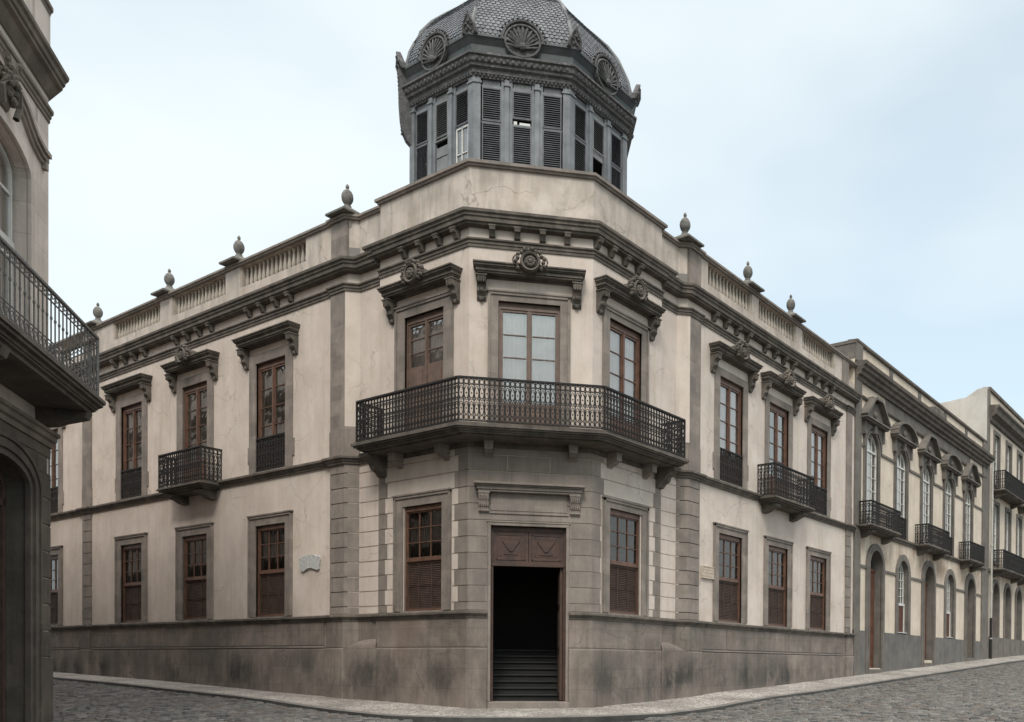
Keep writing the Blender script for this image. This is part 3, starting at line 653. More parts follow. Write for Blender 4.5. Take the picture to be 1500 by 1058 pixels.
# quarter-dome guard blocks in the two recesses
mb = MB()
for sgn in (0, 1):
    poly = [(.06, 5.86), (-.20, 6.12), (-.27, 6.03), (-.10, 5.0), (.06, 5.0)]
    if sgn: poly = [(b*(5.42/5.84) if b > 4 else b, a) for a, b in poly][::-1]
    mb.prism(poly, -1.4, .345)
mb.T = None
for sgn in (0, 1):
    vs = []; n1, n2 = 14, 5; Ly = .98 if not sgn else .88
    for i in range(n1+1):
        t = i/n1; yy = Ly*t; hh = .225*math.sqrt(max(0, 1-t**2.2)); ww = .14+.12*t
        for j in range(n2+1):
            a = math.pi/2*j/n2; off, z = ww*math.cos(a), hh*math.sin(a)
            vs.append((.05-off, 5.03+yy, .345+z) if not sgn else (4.67+yy, .05-off, .345+z))
    mb.add(vs, [(i*(n2+1)+j, i*(n2+1)+j+1, (i+1)*(n2+1)+j+1, (i+1)*(n2+1)+j) for i in range(n1) for j in range(n2)])
build_split(mb, 'guard_stone', PT, CBD)

# --- door
mb = MB(); mb.T = FC.M
a, b = d0-dh, d0+dh
mb.box(a-.07, a, -.03, .2, -.87, 3.07); mb.box(b, b+.07, -.03, .2, -.87, 3.07); mb.box(a-.07, b+.07, -.03, .2, 3.07, 3.14); mb.box(a-.10, b+.10, -.045, 0, 3.14, 3.165)
mb.build('door_surround', ST2, CBD, bevel=.008)
mb = MB(); mb.T = FC.M
mb.box(a, b, .12, .2, 2.97, 3.07); mb.box(a, b, .08, .2, 2.18, 2.26); mb.box(a, a+.055, .1, .2, -.87, 2.97); mb.box(b-.055, b, .1, .2, -.87, 2.97)
mid = (a+b)/2
for s0, s1 in ((a+.055, mid-.004), (mid+.004, b-.055)):
    mb.box(s0, s1, .14, .17, 2.26, 2.97)
    for k, dd in ((.06, .125), (.14, .135)):
        for q in ((s0+k, s1-k, 2.26+k, 2.26+k+.03), (s0+k, s1-k, 2.97-k-.03, 2.97-k), (s0+k, s0+k+.03, 2.26+k, 2.97-k), (s1-k-.03, s1-k, 2.26+k, 2.97-k)): mb.box(q[0], q[1], dd, .14, q[2], q[3])
    cx = (s0+s1)/2
    mb.prism([(cx-.2, 2.76), (cx+.2, 2.76), (cx+.03, 2.52), (cx-.03, 2.52)], .115, .14, ax='y'); mb.box(cx-.16, cx+.16, .12, .14, 2.445, 2.475)
dr = mb.build('door', WDOOR, CBD, bevel=.004)
mb = MB(); mb.T = FC.M   # right leaf folded back into the hall
mb.box(b-.125, b-.06, .16, .95, -.86, 2.17)
for z0, z1 in ((-.7, .2), (.35, 1.2), (1.35, 2.05)): mb.box(b-.14, b-.125, .27, .84, z0, z1)
lf = mb.build('door_leaf', WDK, dr, bevel=.005)
# hood over the door with fluted consoles
mb = MB(); mb.T = FC.M
hu0, hu1 = -1.21, 1.17
for z0, z1, p_, e in ((3.80, 3.845, .17, -.06), (3.845, 3.92, .20, -.03), (3.92, 3.95, .24, 0), (3.95, 4.0, .29, .03)): mb.box(hu0-e, hu1+e, -p_, 0, z0, z1)
mb.box(-.88, .82, -.035, 0, 3.40, 3.80); mb.box(-.90, .85, -.05, 0, 3.33, 3.355)
hd = mb.build('door_hood', ST2, CBD, bevel=.006)
def fluted(u):
    m_ = MB(); m_.T = FC.M
    m_.prism([(0, 3.80), (-.17, 3.80), (-.17, 3.72), (-.135, 3.62), (-.12, 3.52), (-.085, 3.46), (-.09, 3.38), (-.04, 3.345), (0, 3.345)], u-.11, u+.11, ax='x')
    for k in range(5): m_.box(u-.10+.045*k, u-.08+.045*k, -.178, -.1, 3.62, 3.74); m_.box(u-.10+.045*k, u-.08+.045*k, -.142, -.07, 3.47, 3.6)
    m_.box(u-.13, u+.13, -.185, 0, 3.755, 3.798)
    return m_.build('console', ST2, hd, bevel=.005)
fluted(-1.03); fluted(.99)

# --- windows
def box_frame(m_, x0, x1, y0, y1, z0, z1, w_, mi=0, wb=None):
    wb = w_ if wb is None else wb
    m_.box(x0, x0+w_, y0, y1, z0, z1, mi); m_.box(x1-w_, x1, y0, y1, z0, z1, mi); m_.box(x0+w_, x1-w_, y0, y1, z1-w_, z1, mi); m_.box(x0+w_, x1-w_, y0, y1, z0, z0+wb, mi)
def surround(h, sw, z0, z1, ears=False):
    m_ = MB(); o_ = h+sw
    m_.box(-o_, -h, -.035, .05, z0, z1+sw*.82); m_.box(h, o_, -.035, .05, z0, z1+sw*.82); m_.box(-h, h, -.035, .05, z1, z1+sw*.82)
    if ears:
        for s in (-1, 1):
            x0, x1 = sorted((s*o_, s*(o_+.07))); m_.box(x0, x1, -.03, .05, z0+.27, z0+.72)
    else:
        m_.box(-o_-.0, -o_+.06, -.065, -.035, z0, z1+sw*.82); m_.box(o_-.06, o_, -.065, -.035, z0, z1+sw*.82); m_.box(-o_-.03, o_+.03, -.085, .0, z1+sw*.82, z1+sw*.82+.035); m_.box(-o_, o_, -.065, -.035, z1+sw*.82-.06, z1+sw*.82)
        m_.box(-h-.06, h+.06, -.05, .05, z0-.03, z0)
    return m_
def french(h, z0, z1, panel=.66):
    m_ = MB(); top = z1-.10
    m_.box(-h, h, .13, .22, top, z1); box_frame(m_, -h, h, .11, .21, z0, top, .05)
    for s in (-1, 1):
        x0, x1 = (-h+.05, -.006) if s < 0 else (.006, h-.05)
        box_frame(m_, x0, x1, .13, .18, z0+.06, top-.05, .052, wb=panel)
        zz0 = z0+.06+panel; zz1 = top-.10; nk = 4 if panel < 1 else 3
        for k in range(1, nk): z = zz0+(zz1-zz0)*k/nk; m_.box(x0+.06, x1-.06, .14, .17, z-.011, z+.011)
        m_.box(x0+.12, x1-.12, .12, .14, z0+.16, z0+panel-.05)
    m_.box(-.03, .03, .105, .13, z0+.06, top-.06); return m_
def pane_mb(h, z0, z1, d=.165): m_ = MB(); m_.add([(-h+.02, d, z0), (h-.02, d, z0), (h-.02, d, z1), (-h+.02, d, z1)], [(0, 1, 2, 3)]); return m_
def cloth_mb(h, z0, z1, d=.24, amp=.018):
    m_ = MB(); n_ = 40; vs = []
    for i in range(n_+1):
        x = -h+2*h*i/n_; dd = d+amp*math.sin(i*1.9)+amp*.5*math.sin(i*.7+1); vs += [(x, dd, z0), (x, dd, z1)]
    m_.add(vs, [(2*i, 2*i+2, 2*i+3, 2*i+1) for i in range(n_)]); return m_
def console_mb(x, zt, w_=.10, hgt=.50, pr=.24):
    m_ = MB(); y = [(0, zt), (-pr, zt), (-pr-.01, zt-.06), (-pr+.01, zt-.14), (-pr*.62, zt-.20), (-pr*.55, zt-.27), (-pr*.60, zt-.33), (-pr*.42, zt-.38), (-pr*.30, zt-.42), (-.08, zt-hgt+.06), (-.03, zt-hgt), (0, zt-hgt)]
    m_.prism(y, x-w_, x+w_, ax='x')
    for k in (-.55, 0, .55): m_.box(x+k*w_-.012, x+k*w_+.012, -pr-.022, -pr*.4, zt-.17, zt-.03)
    m_.lathe([(0, 0), (.05, 0), (.06, .03), (.04, .06), (0, .07)], (x, -.03, zt-hgt+.03), 8, ax='y')
    m_.ball((x, -pr*.5, zt-.30), .055, n=4, sc3=(1.4, 1, 1)); m_.box(x-w_-.02, x+w_+.02, -pr-.03, 0, zt-.03, zt)
    return m_
def hood_mb(half, zt):
    m_ = MB()
    for z0, z1, p_, e in ((-.25, -.21, .06, -.10), (-.21, -.17, .24, -.07), (-.17, -.10, .27, -.04), (-.10, -.075, .30, -.02), (-.075, -.03, .33, 0), (-.03, 0, .36, .02)): m_.box(-half-e*.0+(-e if False else 0)-e, half+e, -p_, 0, zt+z0, zt+z1)
    return m_
def medallion_mb(zc, r=.225, pr=.30):
    m_ = MB()
    m_.lathe([(0, pr-.02), (r*.55, pr-.035), (r*.70, pr-.06), (r*.74, pr), (r*.9, pr+.02), (r, pr-.02), (r, .0)], (0, 0, zc), 24, ax='y')
    for k in range(9):
        t = 2*math.pi*k/9; m_.ball((r*.36*math.cos(t), -pr+.015, zc+r*.36*math.sin(t)), .045, n=4)
    m_.ball((0, -pr+.005, zc), .06, n=4)
    for k in range(22):
        t = 2*math.pi*k/22; q = r*1.13+(.03 if k % 2 else 0)
        if math.sin(t) < -.75: continue
        m_.ball((q*math.cos(t)*1.12, -pr+.06, zc+q*math.sin(t)), .047, n=4, sc3=(1, 1.6, 1))
    for s in (-1, 1):
        m_.tube([(s*(r*1.2+.11*math.sin(t)), -pr+.07, zc+.02+.13*math.cos(t)*(1-t/9)) for t in [i*.5 for i in range(9)]], .022, 4)
    return m_
def iron_panel(m_, length, z0, z1, sp=.13, y=0, style=0):
    """ornate wrought-iron panel in x = 0..length: bars, rings, pointed ovals and scrolls"""
    n_ = max(2, int(round(length/sp))); s = length/n_; H = z1-z0; r_ = .011 if style != 2 else .009
    m_.box(0, length, y-.026, y+.026, z1-.03, z1+.012); m_.box(0, length, y-.014, y+.014, z0, z0+.022); m_.box(0, length, y-.01, y+.01, z1-.17*H, z1-.17*H+.014)
    for i in range(n_+1):
        x = i*s; m_.box(x-r_, x+r_, y-r_, y+r_, z0, z1-.02)
        if i == n_: break
        c = x+s/2
        if style == 0:
            def ov(zc, a, b, k=10): m_.tube([(c+a*math.cos(2*math.pi*q/k), y, zc+b*math.sin(2*math.pi*q/k)) for q in range(k)], .0105, 4, closed=True)
            ov(z1-.10*H, s*.40, .055*H/1.0); ov(z1-.36*H, s*.40, .165*H, 12); ov(z0+.29*H, s*.42, .155*H, 12); ov(z0+.085*H, s*.36, .055*H)
            m_.tube([(c-s*.45, y, z0+.47*H), (c, y, z0+.54*H), (c+s*.45, y, z0+.47*H)], .010, 4)
            for s_ in (-1, 1):
                m_.tube([(c+s_*s*(.10+.28*math.sin(t*.55)), y, z1-.36*H+.115*H*math.cos(t*.55)) for t in range(7)], .008, 4)
                m_.tube([(c+s_*s*(.02+.34*math.sin(t*.6)), y, z0+.27*H+.12*H*math.cos(t*.6)) for t in range(6)], .008, 4)
            m_.tube([(c-s*.5, y, z1-.19*H), (c, y, z1-.145*H), (c+s*.5, y, z1-.19*H)], .008, 4)
            for zc in (z1-.36*H, z0+.29*H): m_.ball((c, y, zc), .020, n=3)
            m_.ball((x, y, z0+.47*H), .020, n=3); m_.ball((x, y, z1-.2*H), .016, n=3)
        elif style == 1:
            m_.box(c-.004, c+.004, y-.004, y+.004, z0, z1-.02)
            for k in range(6):
                zz = z0+.05*H+k*.15*H; m_.tube([(c-s*.42, y, zz), (c-s*.1, y, zz+.075*H), (c+s*.42, y, zz+.10*H), (c+s*.05, y, zz+.14*H)], .0075, 4)
                m_.tube([(c+s*.42, y, zz), (c+s*.1, y, zz+.05*H), (c-s*.4, y, zz+.12*H)], .0075, 4)
        else:
            m_.ball((x, y, z0+.58*H), .024, n=3, sc3=(1, 1, 1.5)); m_.ball((x, y, z1-.13*H), .019, n=3)
            m_.tube([(c-.5*s, y, z1-.04*H), (c, y, z1-.11*H), (c+.5*s, y, z1-.04*H)], .007, 4)
            m_.tube([(c+s*.38*math.cos(t*.7), y, z0+.11*H+.07*H*math.sin(t*.7)) for t in range(9)], .008, 4)
            m_.tube([(c-s*.5, y, z0+.04*H), (c+s*.2, y, z0+.16*H), (c+s*.5, y, z0+.06*H)], .007, 4)
            if i == 0: m_.box(0, length, y-.008, y+.008, z0+.22*H, z0+.22*H+.015)
def upper_window(fr, u, h, sw, hood=None, med=False, grille=True, cloth=CUR, z1=None, wood=WD, ear=True, panel=.66, shutter=0):
    z0, zt = UPZ; zt = z1 or zt
    w_ = surround(h, sw, z0-.03, zt, ears=ear).build('window', ST, CBD, fr.loc(u), fr.rz)
    french(h, z0, zt, panel).build('window_frame', wood, w_, loc=(0, -.065, 0))
    if shutter:  # brown wood-coloured panel behind the lower panes
        q = MB(); q.box(-h+.04, h-.04, .20, .23, z0+.1, z0+shutter); q.box(-.01, .01, .19, .2, z0+.1, z0+shutter)
        for s in (-1, 1): q.box(s*h/2-.2, s*h/2+.2, .185, .2, z0+.8, z0+shutter-.12)
        q.build('inner_panel', WDL, w_, loc=(0, -.065, 0))
    pane_mb(h, z0+.1, zt-.1).build('window_pane', GL, w_, loc=(0, -.065, 0))
    cloth_mb(h, z0+.05, zt-.1).build('curtain', cloth, w_, loc=(0, -.065, 0))
    if hood:
        half, zh = hood
        hm = hood_mb(half, zh); 
        for s in (-1, 1):
            c_ = console_mb(s*(half-.16), zh-.25); hm.add(c_.v, c_.f)
        hm.build('window_hood', MO, w_)
        if med: medallion_mb(zh+.045, pr=.43).build('medallion', MO, w_, smooth=False)
    if grille:
        g = MB(); g.T = Matrix.Translation((-h+.01, 0, 0)); iron_panel(g, 2*h-.02, z0+.0, z0+.88, .125, y=.0, style=0); g.build('window_grille', IR, w_)
    return w_
def sash_window(fr, u, h, sw, cloth=BLK, lower=WDK):
    z0, zt = LOWZ; zm = 2.39
    w_ = surround(h, sw, z0, zt).build('window', ST, CBD, fr.loc(u), fr.rz)
    m_ = MB(); box_frame(m_, -h, h, .10, .2, z0, zt, .055); m_.box(-h+.05, h-.05, .09, .17, zt-.12, zt-.055); m_.box(-h+.05, h-.05, .10, .17, zm-.035, zm+.03)
    box_frame(m_, -h+.055, h-.055, .12, .165, zm+.03, zt-.12, .035)
    x0, x1 = -h+.09, h-.09
    for k in (1, 2): x = x0+(x1-x0)*k/3; m_.box(x-.012, x+.012, .125, .155, zm+.06, zt-.15)
    za, zb = zm+.06, zt-.155
    for k in (1, 2): z = za+(zb-za)*k/3; m_.box(x0, x1, .123, .153, z-.011, z+.011)
    m_.build('window_frame', WD, w_, loc=(0, -.06, 0))
    pane_mb(h-.06, zm+.03, zt-.13, .15).build('window_pane', GLD, w_, loc=(0, -.06, 0))
    cloth_mb(h-.02, zm, zt-.1, .22).build('curtain', cloth, w_, loc=(0, -.06, 0))
    s_ = MB(); box_frame(s_, -h+.055, h-.055, .135, .175, z0+.055, zm-.035, .05)
    z = z0+.12
    while z < zm-.1: s_.add([(-h+.1, .142, z), (h-.1, .142, z), (h-.1, .168, z+.036), (-h+.1, .168, z+.036)], [(0, 1, 2, 3)]); z += .042
    for x in (-h*.33, h*.33): s_.box(x-.012, x+.012, .136, .145, z0+.1, zm-.08)
    s_.box(-h+.1, h-.1, .137, .144, z0+.58, z0+.6)
    s_.box(-h+.06, h-.06, .172, .182, z0+.05, zm-.03); s_.build('louvred_screen', lower, w_, loc=(0, -.06, 0))
    return w_
HL = [None, None, None]
for i, (c, h) in enumerate(WL):
    upper_window(FL, c, h, .31, (1.29, 8.72), med=(i in (1, 4)), grille=(i != 1), cloth=(BLK if i < 3 else CUR), z1=8.04, shutter=(0, 1.75, 2.3, 0, 0)[i])
    sash_window(FL, c, h, .315)
for i, (c, h) in enumerate(WR):
    upper_window(FRr, c, h, .26, (1.20, 8.72), med=True, grille=(i != 1), cloth=(BLK if i == 1 else CUR), z1=8.0)
    sash_window(FRr, c, h, .27)
upper_window(FPL, WPL[0], WPL[1], .31, (1.25, 8.80), med=True, grille=False, cloth=CUR, z1=8.08, wood=WDL, ear=False, panel=1.72)
upper_window(FPR, WPR[0], WPR[1], .25, (1.17, 8.80), med=True, grille=False, cloth=CUR, z1=8.08, wood=WD, ear=False)
upper_window(FC, WC[0], WC[1], .23, (1.215, 8.80), med=True, grille=False, cloth=CUR, z1=8.08, wood=WDL, ear=False)
sash_window(FPL, WPL[0]-.03, WPL[1], .30); sash_window(FPR, WPR[0]+.05, WPR[1], .25, cloth=BLK)

# --- attic: parapet, balustrades, urns
mb = MB()
def attic(path, z0, z1, th=.34): mb.sweep(path, [(-th, z0), (0, z0), (0, z1), (-th, z1)])
L1 = [(-.15, 30), (-.15, 6.68)]; 
attic([(-.15, 30), (-.15, 6.10)], 9.86, 10.29); attic([(6.2-.5, -.15), (16.72, -.15)], 9.86, 10.29)
mb.T = FL.M
for a, b in ((-7.81, -6.68), (-29.9, -22.1), (-19.7, -18.24), (-11.6, -10.86), (-15.25, -14.52)): mb.box(a, b, 0, .3, 10.29, 10.88)
mb.T = FRr.M
for a, b in ((6.2, 6.62), (14.88, 15.57), (9.05, 9.46), (11.94, 12.39)): mb.box(a, b, 0, .3, 10.29, 10.88)
mb.T = None
attic([(-.12, 6.07), (.05, 5.90), (.05, 5.03)], 9.86, 10.88, .3); attic([(4.67, .05), (5.48, .05), (5.65, -.12)], 9.86, 10.88, .3)
build_split(mb, 'attic_wall', PLA, CBD)
mb = MB(); mb.sweep([(.3, 5.03), (0, 5.03), (0, K), (K, 0), (4.67, 0), (4.67, .3)], [(-.3, 9.95), (-.004, 9.95), (-.004, 11.01), (-.3, 11.01)])
mb.sweep([(0, 5.02), (0, K), (K, 0), (4.66, 0)], [(-.3, 9.95), (.012, 9.95), (.012, 10.35), (-.3, 10.35)])
mb.build('pavilion_parapet', PLA, CBD)
mb = MB(); mb.T = FL.M
for a, b in ((-6.70, -6.08), (-20.3, -19.72)): mb.box(a, b, -.035, .32, 9.88, 10.88)
mb.T = FRr.M
for a, b in ((5.66, 6.22), (15.57, 16.1)): mb.box(a, b, -.035, .32, 9.88, 10.88)
build_split(mb, 'attic_pier', ST, CBD)
mb = MB()
cp = [(-.38, 10.88), (.055, 10.88), (.065, 10.92), (.10, 10.93), (.10, 10.985), (.05, 11.01), (-.38, 11.01)]
mb.sweep([(-.15, 30), (-.15, 6.68), (-.19, 6.68), (-.19, 6.10), (.05, 5.86), (.05, 5.03)], cp); mb.sweep([(4.67, .05), (5.44, .05), (5.68, -.19), (6.2, -.19), (6.2, -.15), (16.72, -.15)], cp)
mb.sweep([(.3, 5.03), (0, 5.03), (0, K), (K, 0), (4.67, 0), (4.67, .3)], [(-.36, 11.01), (.05, 11.01), (.06, 11.05), (.10, 11.06), (.10, 11.125), (.05, 11.15), (-.36, 11.15)])
build_split(mb, 'coping', ST, CBD)
bm_ = MB(); bm_.lathe([(.045, 0), (.045, .03), (.03, .045), (.045, .09), (.058, .15), (.055, .20), (.038, .30), (.030, .42), (.034, .50), (.045, .515), (.03, .53), (.045, .545), (.045, .59)], (0, 0, 0), 8)
bal0 = None
for fr, spans in ((FL, ((-18.24, -15.25), (-14.52, -11.6), (-10.86, -7.81))), (FRr, ((6.62, 9.05), (9.46, 11.94), (12.39, 14.88)))):
    for a, b in spans:
        ln = b-a; p_ = MB(); p_.box(0, ln, .02, .26, 10.27, 10.30); p_.box(0, ln, .02, .26, 10.86, 10.885); p_.box(0, .05, .03, .25, 10.30, 10.86); p_.box(ln-.05, ln, .03, .25, 10.30, 10.86); p_.box(0, ln, .262, .30, 10.27, 10.885)
        pn = p_.build('balustrade', BAL, CBD, fr.loc(a), fr.rz); k = 15 if fr is FL else 13
        for i in range(k):
            x = ln*(i+.7)/(k+.4)
            if bal0 is None: bal0 = bm_.build('baluster', BAL, pn, (x, .14, 10.285), smooth=True)
            else: c_ = bal0.copy(); COL.objects.link(c_); c_.parent = pn; c_.location = (x, .14, 10.285)
um = MB()
um.box(-.37, .37, -.37, .37, 0, .05)
um.add([(-.35, -.35, .05), (.35, -.35, .05), (.35, .35, .05), (-.35, .35, .05), (-.23, -.23, .15), (.23, -.23, .15), (.23, .23, .15), (-.23, .23, .15), (-.075, -.075, .26), (.075, -.075, .26), (.075, .075, .26), (-.075, .075, .26), (-.06, -.06, .32), (.06, -.06, .32), (.06, .06, .32), (-.06, .06, .32)],
       [(i+4*k, (i+1) % 4+4*k, (i+1) % 4+4*k+4, i+4*k+4) for k in range(3) for i in range(4)])
um.lathe([(.055, .30), (.06, .33), (.10, .37), (.135, .44), (.145, .51), (.135, .58), (.10, .65), (.05, .70), (.03, .715), (.03, .73), (.045, .75), (.042, .79), (.02, .83), (0, .845)], (0, 0, 0), 14)
u0 = None
for x, y in ((-.05, 6.24), (-.05, 11.1), (-.05, 14.9), (-.05, 19.55), (5.66, -.03), (9.0, -.03), (11.78, -.03)):
    if u0 is None: u0 = um.build('urn', URN, CBD, (x, y, 11.0), smooth=True)
    else: clone(u0, CBD, (x, y, 11.0), 0)

# --- main corner balcony
P = .75
BP = [(0, 4.98), (-P, 4.98), (-P, 1.47), (1.50, -P), (4.74, -P), (4.74, 0)]
def off_path(path, o_):
    out_ = []
    Pp = [Vector(p) for p in path]
    for i in range(len(Pp)):
        ns = []
        if i: d = (Pp[i]-Pp[i-1]).normalized(); ns.append(Vector((d.y, -d.x)))
        if i < len(Pp)-1: d = (Pp[i+1]-Pp[i]).normalized(); ns.append(Vector((d.y, -d.x)))
        m_ = sum(ns, Vector((0, 0))).normalized(); m_ = m_/m_.dot(ns[0]); out_.append(Pp[i]+m_*o_)
    return [(p.x, p.y) for p in out_]
BW = [(K, 0), (0, K)]
def slab(mb, o_, z0, z1, mi=0):
    q = off_path(BP, o_); q[0] = (.0, q[0][1]); q[-1] = (q[-1][0], .0)
    mb.prism(q+BW, z0, z1, mi)
mb = MB()
for o_, z0, z1 in ((.0, 5.085, 5.125), (.045, 5.04, 5.085), (.01, 5.005, 5.04), (-.05, 4.965, 5.005), (-.09, 4.935, 4.965), (-.2, 4.90, 4.935)): slab(mb, o_, z0, z1)
bal = mb.build('balcony', MO, CBD, bevel=.005)
mb = MB()
rp = off_path(BP, -.045); rp[0] = (0.0, rp[0][1]); rp[-1] = (rp[-1][0], 0.0)
for a, b in zip(rp, rp[1:]):
    v = Vector(b)-Vector(a); ang = math.atan2(v.y, v.x)
    mb.T = Matrix.Translation((a[0], a[1], 0)) @ Matrix.Rotation(ang, 4, 'Z'); iron_panel(mb, v.length, 5.155, 6.09, .108)
    mb.box(-.02, .02, -.02, .02, 5.11, 6.08)
mb.build('railing', IR, bal)
k0 = None
for fr, u, z in ((FC, -.93, 4.9), (FC, .93, 4.9), (FPR, 2.55, 4.9), (FPR, 3.95, 4.9), (FPL, -2.6, 4.9), (FPL, -4.2, 4.9)):
    if k0 is None:
        m_ = MB(); m_.box(-.095, .095, -.33, 0, -.20, .0); m_.box(-.11, .11, -.345, 0, -.045, -.0); m_.prism([(0, -.20), (-.26, -.20), (-.2, -.25), (-.10, -.28), (0, -.36)], -.08, .08, ax='x')
        k0 = m_.build('balcony_bracket', ST2, bal, fr.loc(u, 0, z), fr.rz, bevel=.006)
    else: clone(k0, bal, fr.loc(u, 0, z), fr.rz)
e0 = None
for fr, u in ((FPL, -4.85), (FPR, 4.55)):
    if e0 is None:
        m_ = MB(); m_.prism([(0, 0), (-.62, 0), (-.60, -.08), (-.45, -.14), (-.34, -.20), (-.30, -.30), (-.16, -.38), (-.10, -.46), (0, -.48)], -.13, .13, ax='x'); m_.lathe([(0, 0), (.06, 0), (.07, .04), (0, .06)], (0, -.3, -.3), 8, ax='y')
        e0 = m_.build('scroll_corbel', MO, bal, fr.loc(u, 0, 4.9), fr.rz)
    else: clone(e0, bal, fr.loc(u, 0, 4.9), fr.rz)

# --- small side balconies
def small_balcony(fr, u0, u1, parent, z=5.0, p_=.62, mats=(MO, IR), h=.95, style=0, name='balcony'):
    m_ = MB(); c = (u0+u1)/2; hw = (u1-u0)/2
    for e, a, b in ((.0, z-.04, z), (.03, z-.075, z-.04), (-.02, z-.12, z-.075), (-.10, z-.165, z-.12), (-.2, z-.2, z-.165)): m_.box(-hw-e, hw+e, -p_-e, 0, a, b)
    o_ = m_.build(name, mats[0], parent, fr.loc(c), fr.rz, bevel=.004)
    g = MB(); pts = [(-hw+.03, 0), (-hw+.03, -p_+.03), (hw-.03, -p_+.03), (hw-.03, 0)]
    for a, b in zip(pts, pts[1:]):
        v = Vector(b)-Vector(a); g.T = Matrix.Translation((a[0], a[1], 0)) @ Matrix.Rotation(math.atan2(v.y, v.x), 4, 'Z'); iron_panel(g, v.length, z+.03, z+h, .108, style=style); g.box(-.015, .015, -.015, .015, z, z+h)
    g.build('railing', mats[1], o_)
    k_ = MB()
    for s in (-1, 1): 
        x = s*(hw-.42); k_.prism([(0, z-.2), (-p_+.1, z-.2), (-p_+.12, z-.27), (-p_*.5, z-.33), (-.18, z-.40), (0, z-.44)], x-.14, x+.14, ax='x')
    build_split(k_, 'balcony_bracket', mats[0], o_); return o_
small_balcony(FL, -14.11, -11.75, CBD); small_balcony(FRr, 9.45, 12.12, CBD)

# --- cupola
CX, CY, CW = 4.09, 4.39, 2.3; CA = 1.2071*CW
cup = MB(); ring = [(CA, CW/2), (CW/2, CA), (-CW/2, CA), (-CA, CW/2), (-CA, -CW/2), (-CW/2, -CA), (CW/2, -CA), (CA, -CW/2)]
octo = ring[::-1]; 
def oc(a): s_ = a/CA; return [(x*s_, y*s_) for x, y in octo]
area = sum(octo[i][0]*octo[(i+1) % 8][1]-octo[(i+1) % 8][0]*octo[i][1] for i in range(8))
if area < 0: octo = octo[::-1]
# outward = right of travel: travel counter-clockwise
cup.sweep(octo, [(-.1, 9.9), (.02, 9.9), (.02, 11.9), (.07, 11.92), (.07, 11.99), (-.1, 12.0)], closed=True)
cp_ = cup.build('cupola', CU, CBD, (CX, CY, 0))
m_ = MB()
m_.sweep(octo, [(-.12, 14.15), (.02, 14.15), (.03, 14.22), (.07, 14.24), (.08, 14.33), (.15, 14.36), (.16, 14.42), (.2, 14.44), (.22, 14.55), (.27, 14.57), (.27, 14.62), (.20, 14.64), (-.12, 14.64)], closed=True)
for i in range(8):
    a, b = Vector(octo[i]), Vector(octo[(i+1) % 8]); d = (b-a).normalized(); nn = Vector((d.y, -d.x))
    for k in range(16):
        q = a+(b-a)*((k+.5)/16)+nn*.20; m_.ball((q.x, q.y, 14.495), .05, n=4, sc3=(1, 1, 1.1))
    for k in range(24):
        q = a+(b-a)*((k+.5)/24)+nn*.06; m_.ball((q.x, q.y, 14.20), .035, n=3)
m_.build('entablature', CUE, cp_)
m_ = MB()
m_.sweep(octo, [(-.1, 14.64), (.19, 14.64), (.14, 14.72), (.15, 14.85), (.24, 14.97), (.27, 14.99), (.27, 15.04), (.18, 15.06), (-.1, 15.06)], closed=True)
m_.build('gutter', CUZ, cp_)
PROF = [(2.83, 15.03), (2.86, 15.3), (2.80, 15.58), (2.69, 15.85), (2.53, 16.22), (2.27, 16.6), (1.93, 16.95), (1.6, 17.27), (1.33, 17.56), (.97, 18.05), (.66, 18.55), (.42, 19.05), (.26, 19.5), (.2, 19.9)]
m_ = MB()
for a, z in PROF: pass
vs = []
for a, z in PROF: vs += [(x, y, z) for x, y in oc(a-.03)]
m_.add(vs, [(i*8+j, i*8+(j+1) % 8, (i+1)*8+(j+1) % 8, (i+1)*8+j) for i in range(len(PROF)-1) for j in range(8)], 2)
# slate scales, one small lapped tile each
segs = []; Lt = 0
for (a, z), (b, y) in zip(PROF, PROF[1:]): l_ = math.hypot(b-a, y-z); segs.append((Lt, Lt+l_, a, z, b, y)); Lt += l_
def at_s(s):
    for s0, s1, a, z, b, y in segs:
        if s <= s1: t = (s-s0)/(s1-s0); return a+(b-a)*t, z+(y-z)*t
    return PROF[-1]
th8 = [math.atan2((octo[i][1]+octo[(i+1) % 8][1])/2, (octo[i][0]+octo[(i+1) % 8][0])/2) for i in range(8)]
pitch = .088; rows_ = int(Lt/pitch)
for fi in range(8):
    ca, sa = math.cos(th8[fi]), math.sin(th8[fi])
    for r_ in range(rows_):
        s0 = r_*pitch; a0, z0 = at_s(s0); a1, z1 = at_s(min(Lt, s0+pitch*1.35)); am, zm = at_s(min(Lt, s0+pitch*.3))
        nr = Vector((z1-z0, 0, a0-a1)).normalized()
        half = a0*math.tan(math.pi/8); wt = .118; x = -half+(wt/2 if r_ % 2 else 0)-wt
        while x < half:
            l0, l1 = max(x+.006, -half), min(x+wt-.006, half)
            if l1-l0 > .03:
                def pt(rad, z, tt, lift): R0 = rad+nr.x*lift; return (R0*ca-tt*sa, R0*sa+tt*ca, z+nr.z*lift)
                h1 = a1*math.tan(math.pi/8); t0, t1 = max(l0, -h1), min(l1, h1); q = (l1-l0)*.28; jit = random.uniform(0, .004); lo = .018+jit
                fs_ = [pt(a0, z0, l0+q, lo), pt(a0, z0, l1-q, lo), pt(am, zm, l1, lo-.004), pt(a1, z1, t1, .002), pt(a1, z1, t0, .002), pt(am, zm, l0, lo-.004), pt(a0, z0, l0+q, .0), pt(a0, z0, l1-q, .0), pt(am, zm, l1, .0), pt(am, zm, l0, .0)]
                m_.add(fs_, [(0, 1, 2, 3, 4, 5), (0, 6, 7, 1), (1, 7, 8, 2), (5, 9, 6, 0)], random.choice((0, 0, 1, 1, 2)))
            x += wt
m_.build('dome', [SL1, SL2, SL3], cp_)
